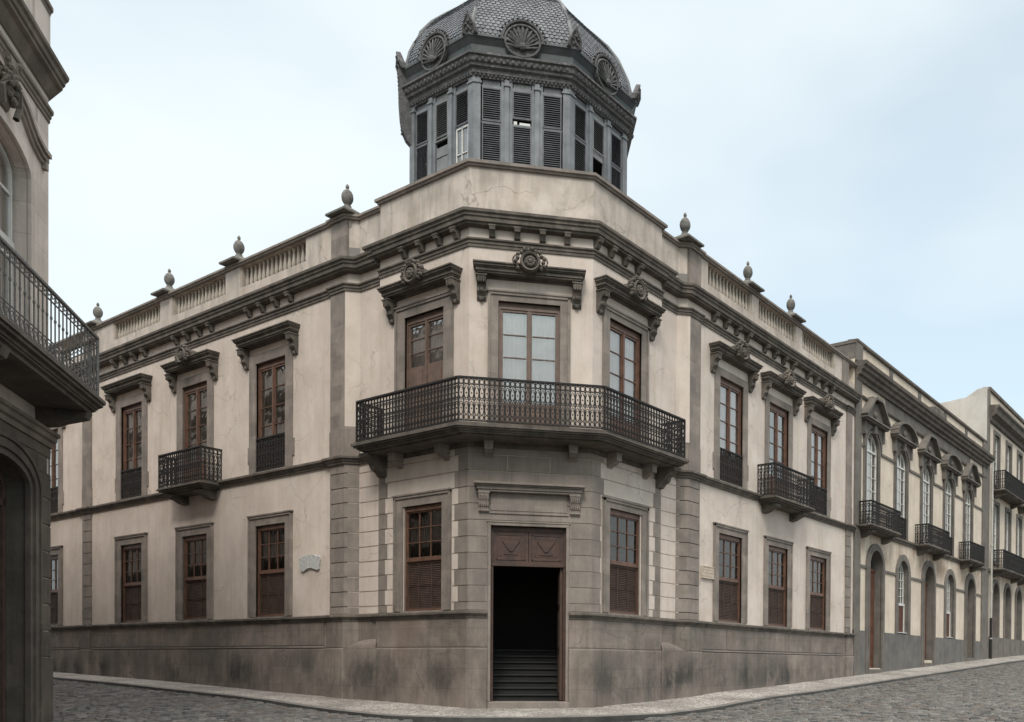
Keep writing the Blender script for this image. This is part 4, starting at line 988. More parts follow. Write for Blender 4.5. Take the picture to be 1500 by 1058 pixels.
m_ = MB()
for j in range(8): m_.tube([(oc(a)[j][0]*1.004, oc(a)[j][1]*1.004, z) for a, z in PROF], .05, 6)
m_.lathe([(.24, 19.8), (.30, 19.9), (.2, 20.0), (.12, 20.2), (.18, 20.4), (.1, 20.6), (.03, 20.9), (0, 21.3)], (0, 0, 0), 10)
m_.build('dome_rib', CUP, cp_, smooth=True)
# shutters and posts, face by face
def louvre_mb(w_, z0, z1, step=.052):
    q = MB(); box_frame(q, -w_/2, w_/2, -.03, .02, z0, z1, .028); z = z0+.04
    while z < z1-.05: q.add([(-w_/2+.025, -.024, z), (w_/2-.025, -.024, z), (w_/2-.025, .016, z+.044), (-w_/2+.025, .016, z+.044)], [(0, 1, 2, 3)]); z += step
    return q
fz = {}
for fi in range(8):
    rz = th8[fi]+math.pi/2; T_ = Matrix.Rotation(rz, 4, 'Z') @ Matrix.Translation((0, -CA, 0))
    # in this frame x runs left->right seen from outside, y into the drum
    m_ = MB(); m_.T = T_
    hw = CW/2
    for s in (-1, 1):
        x0, x1 = sorted((s*(hw-.16), s*(hw+.012))); m_.box(x0, x1, -.03, .08, 11.95, 14.15)
        x0, x1 = sorted((s*(hw-.19), s*(hw+.025))); m_.box(x0, x1, -.055, .08, 14.02, 14.06)
    for s in (-.365, .365):
        m_.box(s-.135, s+.135, .0, .08, 11.95, 14.15); m_.box(s-.055, s+.055, -.05, 0, 11.95, 14.15); m_.box(s-.08, s+.08, -.075, 0, 14.0, 14.05); m_.box(s-.07, s+.07, -.06, 0, 11.95, 12.1)
    for s in (-.73, 0, .73): m_.box(s-.24, s+.24, .01, .07, 13.955, 14.015); m_.box(s-.24, s+.24, .02, .06, 13.10, 13.15)
    m_.build('post', CU, cp_)
    for bi, s in enumerate((-.73, 0, .73)):
        wd = .455; key = fi*3+bi
        n_ang = th8[fi] % (2*math.pi)
        front = abs(n_ang-R(225)) < .1; lf_ = abs(n_ang-R(180)) < .1; rt_ = abs(n_ang-R(270)) < .1
        def sh(z0, z1, mtl, name='shutter', step=.052):
            q = louvre_mb(wd, z0, z1, step); o_ = q.build(name, mtl, cp_); o_.matrix_local = T_ @ Matrix.Translation((s, .03, 0)); return o_
        def board(z0, z1, mtl, name='board', x0=-.2, x1=.2):
            q = MB(); q.box(x0, x1, .0, .03, z0, z1); o_ = q.build(name, mtl, cp_); o_.matrix_local = T_ @ Matrix.Translation((s, .03, 0)); return o_
        board(14.02, 14.14, CUD if bi != 1 else CUP, 'transom_panel', -.21, .21)
        if front and bi == 1:
            sh(13.28, 13.95, CUD); board(13.15, 13.21, WH, 'gap_strip', -.06, .2); board(13.15, 13.23, WH, 'gap_strip', -.2, -.12); sh(12.0, 13.10, CUD)  # white strips fill the gap between the louvres
        elif lf_ and bi == 1:
            sh(13.0, 13.95, CUP); board(12.62, 12.86, CUP, 'board'); board(12.02, 12.59, CUP, 'board')
        elif lf_ and bi == 2:
            sh(13.15, 13.95, CUD); q = MB(); q.add([(-.21, .02, 12), (.21, .02, 12), (.21, .02, 13.08), (-.21, .02, 13.08)], [(0, 1, 2, 3)]); o_ = q.build('window_pane', GL, cp_); o_.matrix_local = T_ @ Matrix.Translation((s, .03, 0))  # added pane, with pale cloth behind, stands in for sky seen through
            q = MB(); box_frame(q, -.22, .22, -.01, .03, 12, 13.1, .03); q.box(-.02, .0, -.01, .03, 12, 13.1); q.box(-.2, .2, -.01, .02, 12.45, 12.47); o_ = q.build('window_frame', WH, cp_); o_.matrix_local = T_ @ Matrix.Translation((s, .03, 0))
            q = cloth_mb(.2, 12, 13.0, .1); o_ = q.build('curtain', CUR, cp_); o_.matrix_local = T_ @ Matrix.Translation((s, .03, 0))
        elif rt_ and bi == 1:
            sh(13.15, 13.95, CUP); board(12.98, 13.1, CUP)
        else:
            sh(13.15, 13.95, CUD); sh(12.0, 13.10, CUD)
m_ = MB(); m_.prism(oc(CA-.25), 11.5, 11.6); m_.prism(oc(CA-.3), 14.3, 14.4); build_split(m_, 'cupola_floor', DK, cp_)
# shell lunettes and corner palmettes
def lunette_mb():
    q = MB(); r_ = .43; zc = 15.0
    q.lathe([(r_+.09, -.60), (r_+.09, .0), (r_+.07, .03), (r_+.03, .02), (r_+.02, -.02), (r_+.02, -.10)], (0, 0, zc), 22, ax='y', a0=R(-2), a1=R(182), sy=1.0)
    q.lathe([(0, -.04), (r_+.01, -.04)], (0, 0, zc), 22, ax='y')
    q.lathe([(r_-.045, -.02), (r_-.035, .015), (r_-.01, .02), (r_+.01, .01), (r_+.01, -.1)], (0, 0, zc), 26, ax='y', sy=.92)
    for k in range(13):
        t = R(-14+k*17.3); q.tube([(.05*math.cos(t), .0, zc-.16+.04*math.sin(t)), (.22*math.cos(t), -.03, zc-.10+.24*math.sin(t)), (.385*math.cos(t), -.015, zc-.04+.385*math.sin(t)*.95)], .024, 5)
    q.ball((0, -.02, zc-.15), .09, n=5)
    for k in range(15):
        t = R(5+k*12.1); q.ball(((r_+.125)*math.cos(t), .0, zc+(r_+.105)*math.sin(t)), .028, n=4, sc3=(1, 2, 1))
    return q
def palmette_mb():
    q = MB()
    q.prism([(-.17, 0), (.17, 0), (.15, .12), (.10, .2), (.05, .33), (0, .42), (-.05, .33), (-.10, .2), (-.15, .12)], -.05, .05, ax='y')
    for s in (-1, 1):
        q.tube([(s*(.06+.05*math.cos(t)), -.06, .12+.06*math.sin(t)) for t in [i*.7 for i in range(8)]], .022, 5); q.tube([(s*.13, -.05, .02), (s*.12, -.07, .16), (s*.03, -.05, .34)], .025, 5)
    q.ball((0, -.06, .22), .04, n=4); return q
lu = pa = None
for fi in range(8):
    rz = th8[fi]+math.pi/2; T_ = Matrix.Rotation(rz, 4, 'Z') @ Matrix.Translation((0, -CA-.262, 0))
    if lu is None: lu = lunette_mb().build('lunette', CUE, cp_, smooth=False)
    else: l2 = lu.copy(); COL.objects.link(l2); l2.parent = cp_; l2.matrix_local = T_; continue
    lu.matrix_local = T_
for vi in range(8):
    t = math.atan2(octo[vi][1], octo[vi][0]); rr_ = (CA+.20)/math.cos(math.pi/8)
    T_ = Matrix.Translation((rr_*math.cos(t), rr_*math.sin(t), 15.03)) @ Matrix.Rotation(t+math.pi/2, 4, 'Z') @ Matrix.Rotation(R(14), 4, 'X') @ Matrix.Scale(1.15, 4)
    if pa is None: pa = palmette_mb().build('palmette', CUE, cp_); pa.matrix_local = T_
    else: p2 = pa.copy(); COL.objects.link(p2); p2.parent = cp_; p2.matrix_local = T_
# long scroll bracket hanging at the left corner of the eaves
m_ = MB(); t = R(180-22.5); T_ = Matrix.Rotation(t+math.pi/2, 4, 'Z') @ Matrix.Translation((0, -CA/math.cos(math.pi/8), 0)); m_.T = T_
m_.prism([(.05, 15.1), (-.34, 15.05), (-.31, 14.7), (-.30, 14.2), (-.27, 13.8), (-.22, 13.5), (-.12, 13.3), (.0, 13.2), (.05, 13.2)], -.07, .07, ax='x')
for k in range(16): m_.ball((0, -.335+.007*k, 14.95-.1*k), .035, n=3)
m_.build('scroll_bracket', CUE, cp_)

# ================================================================== street plaques (hang on the wall)
m_ = MB(); w2, zz = .44, 2.5
pts = [(-.42, .12), (-.44, .02), (-.40, -.10), (-.38, -.19), (-.28, -.21), (-.15, -.16), (0, -.13), (.15, -.15), (.28, -.20), (.38, -.18), (.40, -.05), (.43, .05), (.42, .13), (.36, .17), (.28, .15), (.2, .19), (.1, .21), (0, .20), (-.15, .19), (-.25, .17), (-.33, .19)]
m_.prism(pts, -.05, -.004, ax='y')
for k in range(26): x = random.uniform(-.33, .33); m_.box(x, x+random.uniform(.02, .06), -.056, -.05, random.choice((-.07, .0, .07))+0, random.choice((-.05,))+.0+.03+random.choice((.0, .07))) if False else None
for s in (-1, 1): m_.lathe([(0, .07), (.018, .07), (.02, .05), (.02, .0)], (s*.40, 0, .12), 8, ax='y')
pq = m_.build('plaque', [MAR], None, FL.loc(-7.55, 0, 2.52), FL.rz, bevel=.006); tag(pq, 'scalloped pale marble plaque with worn relief on the wall left of the rusticated pilaster', 'plaque')
m_ = MB(); m_.box(-.34, .34, -.045, -.004, -.165, .165); box_frame(m_, -.34, .34, -.055, -.045, -.165, .165, .02)
for r_ in range(3):
    for k in range(7): m_.ball((-.25+.082*k+random.uniform(-.01, .01), -.045, .09-.09*r_), .028, n=3, sc3=(1, .5, 1))
m_.prism([(-.05, .165), (.05, .165), (.02, .2), (-.02, .2)], -.04, -.004, ax='y')
pq = m_.build('plaque', [MAR2], None, FRr.loc(6.69, 0, 2.49), FRr.rz, bevel=.004); tag(pq, 'small rectangular sandstone plaque with eroded relief beside the right facade window', 'plaque')

# ================================================================== NEIGHBOUR along the right street
NB = empty('neighbour_building', 'long two-storey building with arched windows, pediments and small iron balconies beyond the corner building', 'building', (0, 0, 0))
x0n, x1n = 16.72, 34.6
NWIN = [18.4, 21.6, 24.8, 28.0, 31.2]; NLOW = [(18.85, 'd'), (21.95, 'w'), (25.2, 'd'), (28.35, 'w'), (31.7, 'd')]
mb = MB(); mb.T = FRr.M
hs = [(c-.66, c+.66, 5.3, 8.2, .64) for c in NWIN]
for c, k in NLOW: hs.append((c-.68, c+.68, -.1 if c < 22 else .25, 3.75, .68) if k == 'd' else (c-.60, c+.60, 1.35, 3.75, .60))
wall(mb, x0n, x1n, -1.4, 11.9, hs, .4, rmi=1)
mb.box(x1n-.02, x1n, .0, 14, -1, 11.8); mb.box(x0n, x0n+.02, .0, 14, 9, 11.85); mb.box(x0n, x1n, .02, 12, 11.0, 11.1); mb.box(x0n, x1n, 11.9, 12, -1, 11)
mb.build('wall', [NPL, NST], NB)
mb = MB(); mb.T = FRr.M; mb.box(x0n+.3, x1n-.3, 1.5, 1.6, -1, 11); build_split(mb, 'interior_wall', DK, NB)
mb = MB(); mb.T = FRr.M
edges = [x0n+.0]
for c, k in NLOW:
    if k == 'd': edges += [c-1.0, c+1.0]
edges.append(x1n)
for a, b in zip(edges[::2], edges[1::2]):
    zt = 1.30; mb.box(a, b, -.05, .0, -1.4, zt)
build_split(mb, 'plinth', NPT, NB)
def arch_band(m_, c, h, sw, z0, zs, rise, d0_, d1_, mi=0, n_=14, extra=0):
    inn = [(c-h, z0)]+arch_pts(c-h, c+h, zs, rise, n_)[::-1]+[(c+h, z0)]
    outr = [(c-h-sw, z0)]+arch_pts(c-h-sw, c+h+sw, zs, rise+sw+extra, n_)[::-1]+[(c+h+sw, z0)]
    k = len(inn); vs = [(a, d0_, b) for a, b in inn]+[(a, d0_, b) for a, b in outr]+[(a, d1_, b) for a, b in inn]+[(a, d1_, b) for a, b in outr]
    m_.add(vs, [(i, i+1, k+i+1, k+i) for i in range(k-1)]+[(k+i, k+i+1, 3*k+i+1, 3*k+i) for i in range(k-1)]+[(2*k+i, 2*k+i+1, i+1, i) for i in range(k-1)], mi)
def arched_glazing(m_, h, z0, zs, rise, cols=3, pitch_=.42, d_=.2, bar=.014):
    arch_band(m_, 0, h-.05, .05, z0, zs, rise-.05, d_-.03, d_+.03)
    m_.box(-h, h, d_-.03, d_+.03, z0, z0+.06)
    for k in range(1, cols): x = -h+2*h*k/cols; top = zs+rise*math.sqrt(max(0, 1-(x/h)**2)); m_.box(x-bar, x+bar, d_-.02, d_+.01, z0, top)
    z = z0+pitch_
    while z < zs+rise*.8:
        hh = h if z < zs else h*math.sqrt(max(0, 1-((z-zs)/rise)**2)); m_.box(-hh, hh, d_-.018, d_+.008, z-bar*.8, z+bar*.8); z += pitch_
def arched_pane(h, z0, zs, rise, d_=.21):
    m_ = MB(); pl_ = [(-h, z0), (h, z0)]+arch_pts(-h, h, zs, rise); tri = tessellate_polygon([[Vector((a, b, 0)) for a, b in pl_]]); m_.add([(a, d_, b) for a, b in pl_], [tuple(t) for t in tri]); return m_
for i, c in enumerate(NWIN):
    m_ = MB(); h = .66; arch_band(m_, 0, h, .17, 5.15, 8.2, .64, -.05, .02); arch_band(m_, 0, h, .07, 5.15, 8.2, .64, -.09, -.05)
    w_ = m_.build('window', NST, NB, FRr.loc(c), 0)
    m_ = MB(); arched_glazing(m_, h, 5.2, 8.2, .64, 3, .5, .09); m_.box(-h, h, .05, .14, 8.13, 8.2); m_.build('window_frame', WH, w_)
    arched_pane(h, 5.2, 8.2, .64, .10).build('window_pane', GL, w_); cloth_mb(h, 5.3, 8.8, .17).build('curtain', CUR, w_)
    m_ = MB(); big = i % 2 == 0; hw = 1.16; zb = 9.12; ap = 10.02 if big else 9.85
    m_.box(-hw+.16, -.86, -.16, 0, 8.62, zb); m_.box(.86, hw-.16, -.16, 0, 8.62, zb)          # side strips
    pl_ = [(-.86, 9.1), (-.86, 8.2)]+arch_pts(-.82, .82, 8.2, .80)[::-1]+[(.86, 8.2), (.86, 9.1)]
    m_.prism(pl_, -.10, 0, ax='y')
    for z0_, z1_, p_, e in ((zb, zb+.06, .26, -.03), (zb+.06, zb+.12, .34, .03)): m_.box(-hw-e, hw+e, -p_, 0, z0_, z1_)
    n_ = 10 if not big else 2
    if big: top = [(-hw, zb+.12), (-.42, ap-.08), (-.3, ap), (.3, ap), (.42, ap-.08), (hw, zb+.12)]
    else: top = [(hw*math.cos(math.pi*k/12), zb+.12+(ap-zb-.12)*math.sin(math.pi*k/12)) for k in range(12, -1, -1)]
    m_.prism(top, -.12, 0, ax='y')
    for a, b in zip(top, top[1:]):
        dx, dz = b[0]-a[0], b[1]-a[1]; l_ = math.hypot(dx, dz); nx, nz_ = -dz/l_*.09, dx/l_*.09
        m_.prism([a, b, (b[0]+nx, b[1]+nz_), (a[0]+nx, a[1]+nz_)], -.34, 0, ax='y')
    m_.ball((0, -.14, zb+.40), .14, n=5, sc3=(1.5, .6, 1)); m_.box(-.12, .12, -.2, 0, 8.8, 9.12)
    if big: m_.box(-.34, .34, -.2, 0, ap, ap+.12)
    m_.build('pediment', NST, w_)
for c, k in NLOW:
    if k == 'd':
        zb = -.05 if c < 22 else .2; m_ = MB(); arch_band(m_, 0, .68, .26, -1.0, 3.75, .68, -.07, .02); arch_band(m_, 0, .68, .08, -1.0, 3.75, .68, -.10, -.07)
        d_ = m_.build('door', NST, NB, FRr.loc(c), 0)
        q = MB(); q.box(-.68, .68, .28, .34, -.6, 3.72)
        for s in (-1, 1):
            for z0_, z1_ in ((.35, 1.2), (1.35, 2.3), (2.45, 3.5)): q.box(s*.34-.22, s*.34+.22, .26, .28, z0_, z1_)
        q.box(-.02, .02, .255, .28, -.6, 3.72); q.box(-.68, .68, .24, .34, 3.66, 3.76); q.build('door_leaf', NW, d_)
        q = MB()
        for kk in range(9):
            t = math.pi*kk/8; q.tube([(0, .3, 3.78), (.62*math.cos(t), .3, 3.78+.6*math.sin(t))], .012, 4)
        for rr in (.22, .42, .62): q.tube([(rr*math.cos(math.pi*kk/12), .3, 3.78+rr*math.sin(math.pi*kk/12)) for kk in range(13)], .012, 4)
        q.build('fanlight_grille', IRG, d_); q = MB(); q.box(-.75, .75, -.12, .3, -1.0, base_z(c, -.15)+.12); q.build('door_step', NST, d_)
    else:
        m_ = MB(); arch_band(m_, 0, .60, .26, 1.3, 3.75, .60, -.06, .02); w_ = m_.build('window', NST, NB, FRr.loc(c), 0)
        q = MB(); arched_glazing(q, .60, 2.55, 3.75, .60, 4, .34); q.box(-.6, .6, .12, .22, 2.5, 2.6); q.box(-.6, -.53, .12, .22, 1.35, 2.5); q.box(.53, .6, .12, .22, 1.35, 2.5); q.box(-.62, .62, .0, .22, 1.30, 1.38); q.build('window_frame', WH, w_)
        arched_pane(.58, 2.55, 3.75, .58).build('window_pane', GLD, w_); cloth_mb(.58, 2.5, 4.3, .3).build('curtain', BLK, w_)
        q = MB(); q.box(-.53, .53, .16, .2, 1.38, 2.5)
        for kk in range(22): q.box(-.5, .5, .145, .16, 1.42+kk*.049, 1.455+kk*.049)
        q.build('louvred_screen', NW, w_)
mb = MB()
X0, X1 = x0n+.02, 34.3
NP = [(X0, -.15), (X1, -.15), (X1, .3)]
mb.sweep(NP, [(0, 10.50), (.10, 10.50), (.12, 10.62), (.22, 10.66), (.24, 10.78), (.33, 10.83), (.34, 10.93), (.42, 10.98), (.44, 11.1), (0, 11.16)])
mb.sweep(NP, [(0, 9.92), (.05, 9.92), (.09, 9.97), (.09, 10.02), (0, 10.04)])
mb.sweep(NP, [(0, 11.80), (.06, 11.80), (.10, 11.84), (.10, 11.93), (-.3, 11.96), (-.3, 11.8)])
mb.sweep(NP[:2], [(0, 5.02), (.06, 5.02), (.07, 5.1), (.13, 5.13), (.13, 5.2), (0, 5.22)])
mb.T = FRr.M
mb.prism([(24.2, 11.14), (24.5, 11.32), (25, 11.45), (25.6, 11.48), (26.2, 11.42), (26.7, 11.28), (26.9, 11.14)], -.3, .0, ax='y')
build_split(mb, 'cornice', MO, NB)
mb = MB(); mb.T = FRr.M
for a, b in ((x0n, x0n+.55), (33.75, 34.6)): mb.box(a, b, -.07, 0, -1.2, 10.5); mb.box(a, b, -.09, 0, 11.15, 11.8)
for a in (20.2, 23.6, 27.2, 30.6): mb.box(a, a+.35, -.03, 0, 11.15, 11.8)
mb.box(19.8, 31.5, -.02, 0, 10.04, 10.5)
seg = [x0n+.5]+[q for c in NWIN for q in (c-.86, c+.86)]+[33.8]
for a, b in zip(seg[::2], seg[1::2]): mb.box(a, b, -.05, 0, 8.17, 8.27)
seg = [x0n+.5]+[q for c, k in NLOW for q in ((c-.94, c+.94) if k == 'd' else (c-.86, c+.86))]+[33.8]
for a, b in zip(seg[::2], seg[1::2]): mb.box(a, b, -.05, 0, 3.66, 3.76)
build_split(mb, 'pilaster', NST, NB)
for c in (18.55, 24.9, 31.0): 
    small_balcony(FRr, c-1.5+(.25 if c > 30 else 0), c+1.5-(.25 if c > 30 else 0), NB, z=5.2, p_=.6, mats=(MO, IR), h=.85, style=0)
for c in (21.6, 28.0):
    m_ = MB(); m_.T = Matrix.Translation((-.63, 0, 0)); iron_panel(m_, 1.26, 5.25, 6.1, .12, y=-.02, style=1); m_.build('window_grille', IR, NB, FRr.loc(c), 0)
mb = MB(); mb.T = FRr.M; m2 = [(x0n, .3), (x0n+.5, .3)]
mb.box(16.69, 17.3, .0, 3.5, 11.25, 11.78); mb.box(16.66, 17.34, -.03, 3.6, 11.78, 11.9); build_split(mb, 'attic_pier', NST, NB)
# rooftop water tank (pale rounded shape peeping over)
m_ = MB(); m_.lathe([(0, 0), (.42, 0), (.5, .1), (.5, .5), (.42, .68), (.2, .78), (0, .8)], (0, 0, 0), 16); m_.lathe([(0, 0), (.05, 0), (.05, .15), (0, .15)], (0, 0, .78), 8)
tk = m_.build('water_tank', PALE, None, (16.1, 1.3, 10.2+.75), smooth=True)
for v_ in tk.data.vertices: v_.co.z *= .9
tag(tk, 'small pale rounded tank standing on the roof behind the right end of the balustrade', 'tank')
q = MB()
for a in (-.32, .32):
    for b in (-.32, .32): q.box(a-.04, a+.04, b-.04, b+.04, -.76, .02)
q.build('leg', IRG, tk)

# ================================================================== FAR BUILDING
FB = empty('far_building', 'taller three-storey building with a blank pale side gable at the far right of the street', 'building', (0, 0, 0))
x2 = 34.6; x3 = 64
ups = [36.6+2.65*i for i in range(9)]
mb = MB(); mb.T = FRr.M
hs = [(c-.5, c+.5, 9.9, 12.7) for c in ups]+[(c-.5, c+.5, 5.7, 8.9) for c in ups]+[(c-.62, c+.62, .2, 4.0, .6) for c in ups]
wall(mb, x2+.02, x3, -1.4, 14.9, hs, .3, rmi=2); mb.box(x2+.05, x3, 9.9, 10, -1, 13.9); mb.box(x2+.05, x3, .1, 9.9, 13.9, 14.0); mb.box(x2+.3, x3, 1.2, 1.3, -1, 13.8, 1)
mb.build('wall', [NPL, DK, NST], FB)
mb = MB(); mb.prism([(-.15, -1.4), (-.15, 14.9), (.35, 14.85), (.98, 14.5), (2.2, 14.42), (9.8, 13.9), (9.8, -1.4)], x2, x2+.03, ax='x'); build_split(mb, 'gable', PALE, FB)
mb = MB(); pth = [(x2+.3, -.15), (x3, -.15)]
mb.sweep(pth, [(0, 13.1), (.12, 13.15), (.15, 13.35), (.4, 13.5), (.45, 13.75), (.55, 13.85), (.55, 13.95), (0, 14.0)]); mb.sweep(pth, [(0, 14.75), (.1, 14.78), (.1, 14.95), (-.3, 15.0), (-.3, 14.75)]); mb.sweep(pth, [(0, 5.05), (.12, 5.1), (.12, 5.25), (0, 5.27)]); build_split(mb, 'cornice', MO, FB)
mb = MB(); mb.T = FRr.M; mb.box(x2, x2+.45, -.06, 0, -1, 14.8); mb.box(x2+.5, x3, -.05, 0, -1, 1.6); build_split(mb, 'pilaster', NST, FB)
for i, c in enumerate(ups):
    for z0_, z1_ in ((9.9, 12.7), (5.7, 8.9)):
        m_ = MB(); box_frame(m_, -.7, .7, -.05, .0, z0_-.1, z1_+.2, .2); w_ = m_.build('window', NST, FB, FRr.loc(c), 0)
        q = MB(); box_frame(q, -.5, .5, .1, .18, z0_, z1_, .06); q.box(-.03, .03, .1, .18, z0_, z1_)
        for kk in range(1, 4): q.box(-.5, .5, .12, .17, z0_+(z1_-z0_)*kk/4-.015, z0_+(z1_-z0_)*kk/4+.015)
        q.build('window_frame', WH, w_); pane_mb(.5, z0_, z1_, .16).build('window_pane', GL if z0_ < 9 else GLD, w_); cloth_mb(.5, z0_, z1_, .24).build('curtain', CUR if z0_ < 9 else BLK, w_)
    m_ = MB(); arch_band(m_, 0, .62, .2, .0, 4.0, .6, -.07, .0); d_ = m_.build('door', NST, FB, FRr.loc(c), 0); q = MB(); q.box(-.62, .62, .25, .3, -.5, 4.6); q.box(-.02, .02, .23, .25, 0, 4.5)
    for kk in range(4): q.box(-.5, -.08, .235, .25, .3+kk*.95, 1.1+kk*.95); q.box(.08, .5, .235, .25, .3+kk*.95, 1.1+kk*.95)
    q.build('door_leaf', NW if i % 3 != 2 else NPT, d_)
for a, b, z in ((35.6, 40.6, 5.3), (41.4, 46.8, 5.3), (35.7, 40.3, 9.6), (41.4, 46.8, 9.6)): small_balcony(FRr, a, b, FB, z=z, p_=.7, mats=(MO, IR), h=1.0, style=0)
# drainpipe between the two
m_ = MB(); m_.tube([(0, 0, .55), (0, 0, 11.0)], .055, 8, 0); m_.tube([(0, 0, .3-.2), (0, 0, 2.6)], .075, 8, 1)
for z in (1.5, 4, 6.5, 9): m_.lathe([(.06, -.03), (.085, -.03), (.085, .03), (.06, .03)], (0, 0, z), 8)
dp = m_.build('drainpipe', [PALE, IR], None, (35.25, -.30, 0), smooth=True); tag(dp, 'pale drainpipe with black lower section between the neighbouring facades', 'drainpipe')

# ================================================================== NEAR LEFT BUILDING
SL = 1.103
TH = R(50.6); un = Vector((math.cos(TH), math.sin(TH))); nn = Vector((math.sin(TH), -math.cos(TH)))
def ray(x, y): return F+R2*((x-997.36)/1297.88)-U2*((y-986.475)/1297.88)
C0 = CAM+ray(71, 600)*(14.5*SL)
FN = Fr(C0.x, C0.y, TH)     # u towards the street corner (u=0), d into the building
LB = empty('near_left_building', 'dark limestone building at the left edge with arched doorway and long iron balcony', 'building', (0, 0, 0))
S = SL
bays = [-1.80*S, -5.6*S, -9.4*S]
mb = MB(); mb.T = FN.M
hs = []
for c in bays: hs += [(c-.98*S, c+.98*S, -1.6, 2.64*S, .34*S)]
wall(mb, -15*S, 0, -2, 3.6*S, hs, .38, mi=0, rmi=1)
wall(mb, -15*S, 0, 3.6*S, 11.5, [(c-1.0*S, c+1.0*S, 4.25*S, 7.42*S, .36*S) for c in bays], .38, mi=0)
mb.T = None
c3 = (C0.x, C0.y); back = FN.loc(-15*S, 9)
fa = [(c3[0], c3[1]), (c3[0], 34)]
FS = Fr(C0.x, C0.y, math.pi/2)    # side facade: u runs away up the left street
mb.T = FS.M; sh_ = []
for k in range(7): sh_ += [(2.2+3.9*k, 3.6+3.9*k, 4.9, 7.9), (2.2+3.9*k, 3.6+3.9*k, 1.0, 3.3)]
wall(mb, 0, 30, -2, 11.5, sh_, .3, mi=0)
mb.T = None
mb.prism([(c3[0]-.02, c3[1]+.1), (c3[0]-.02, 34), (c3[0]-9, 34), (FN.loc(-15*S, 6)[0], FN.loc(-15*S, 6)[1]), (FN.loc(-15*S, .05)[0], FN.loc(-15*S, .05)[1])], 9.4*S, 9.5*S)
mb.build('wall', [LST, LSB], LB)
mb = MB(); mb.T = FN.M; mb.box(-14*S, -.6, 1.6, 1.7, -2, 9.3*S); mb.T = FS.M; mb.box(.6, 29, 1.2, 1.3, -2, 9.3*S); build_split(mb, 'interior_wall', DK, LB)
# lower rusticated zone
mb = MB(); mb.T = FN.M
def lcourse(a, b, z0, z1, th=.03): mb.box(a, b, -th, 0, z0, z1)
zs = [-1.8, -1.0, -.55]+[.03*S+.4285*S*k for k in range(0, 7)]; zs = [-2]+[.03*S+.4285*S*k for k in range(-3, 8)]
for z0, z1 in zip(zs, zs[1:]):
    if z1 > 3.1*S: z1 = 3.1*S
    if z1-z0 < .05: continue
    prev = 0.022
    for c in bays+[None]:
        if c is None: lcourse(-15*S, prev, z0+.012, z1-.012); break
        lcourse(c+1.26*S, prev, z0+.012, z1-.012); prev = c-1.26*S
z0, z1 = 3.10*S, 3.45*S
mb.box(-15*S, .022, -.028, 0, 3.28*S, 3.45*S)
u = -.12*S
while u > -15*S: mb.box(u-.4*S, u-.02, -.03, 0, 2.98*S, 3.27*S) if all(abs(u-.2*S-c) > 1.2*S or True for c in bays) else 0; u -= .42*S
mb.T = FS.M; mb.box(.0, 30, -.028, 0, -2, 3.45*S)
mb.T = FN.M
build_split(mb, 'rustication', LSB, LB, bevel=.01)
mb = MB(); mb.T = FN.M; mb.box(-15*S, .05, -.075, 0, -2, .03*S)
for c in bays: pass
LBp = mb
pl_ = MB(); pl_.T = FN.M; prev = .05
for c in bays: pl_.box(c+1.22*S, prev, -.06, 0, -2, .03*S); prev = c-1.22*S
build_split(pl_, 'plinth', LSB, LB, bevel=.01)
cnr = [FN.loc(-15*S, 0)[:2], (C0.x, C0.y), (C0.x, 34)]
mb = MB()
mb.sweep(cnr, [(0, 3.45*S), (.06, 3.45*S), (.07, 3.53*S), (.12, 3.55*S), (.13, 3.62*S), (.17, 3.64*S), (.17, 3.69*S), (0, 3.71*S)])
mb.sweep(cnr, [(0, 9.64), (.025, 9.65), (.025, 9.71), (.045, 9.73), (.045, 9.79), (.075, 9.81), (.075, 9.87), (0, 9.89)])
mb.sweep(cnr, [(0, 10.08), (.03, 10.10), (.08, 10.18), (.13, 10.27), (.20, 10.31), (.20, 10.37), (.235, 10.39), (.245, 10.47), (.285, 10.50), (.295, 10.56), (0, 10.62)])
mb.sweep(cnr, [(0, 11.54), (.03, 11.56), (.04, 11.63), (.07, 11.65), (.07, 11.72), (-.3, 11.78), (-.3, 11.54)])
build_split(mb, 'cornice', LSD, LB)
mb = MB(); mb.T = FN.M
for k in range(4):
    u = -1.0*S-3.8*S*k; mb.box(u-.35, u+.35, -.03, 0, 10.62, 11.53) if k else None
mb.box(-.62*S, .0, -.03, 0, 10.62, 11.54)
build_split(mb, 'attic_pier', LST, LB)
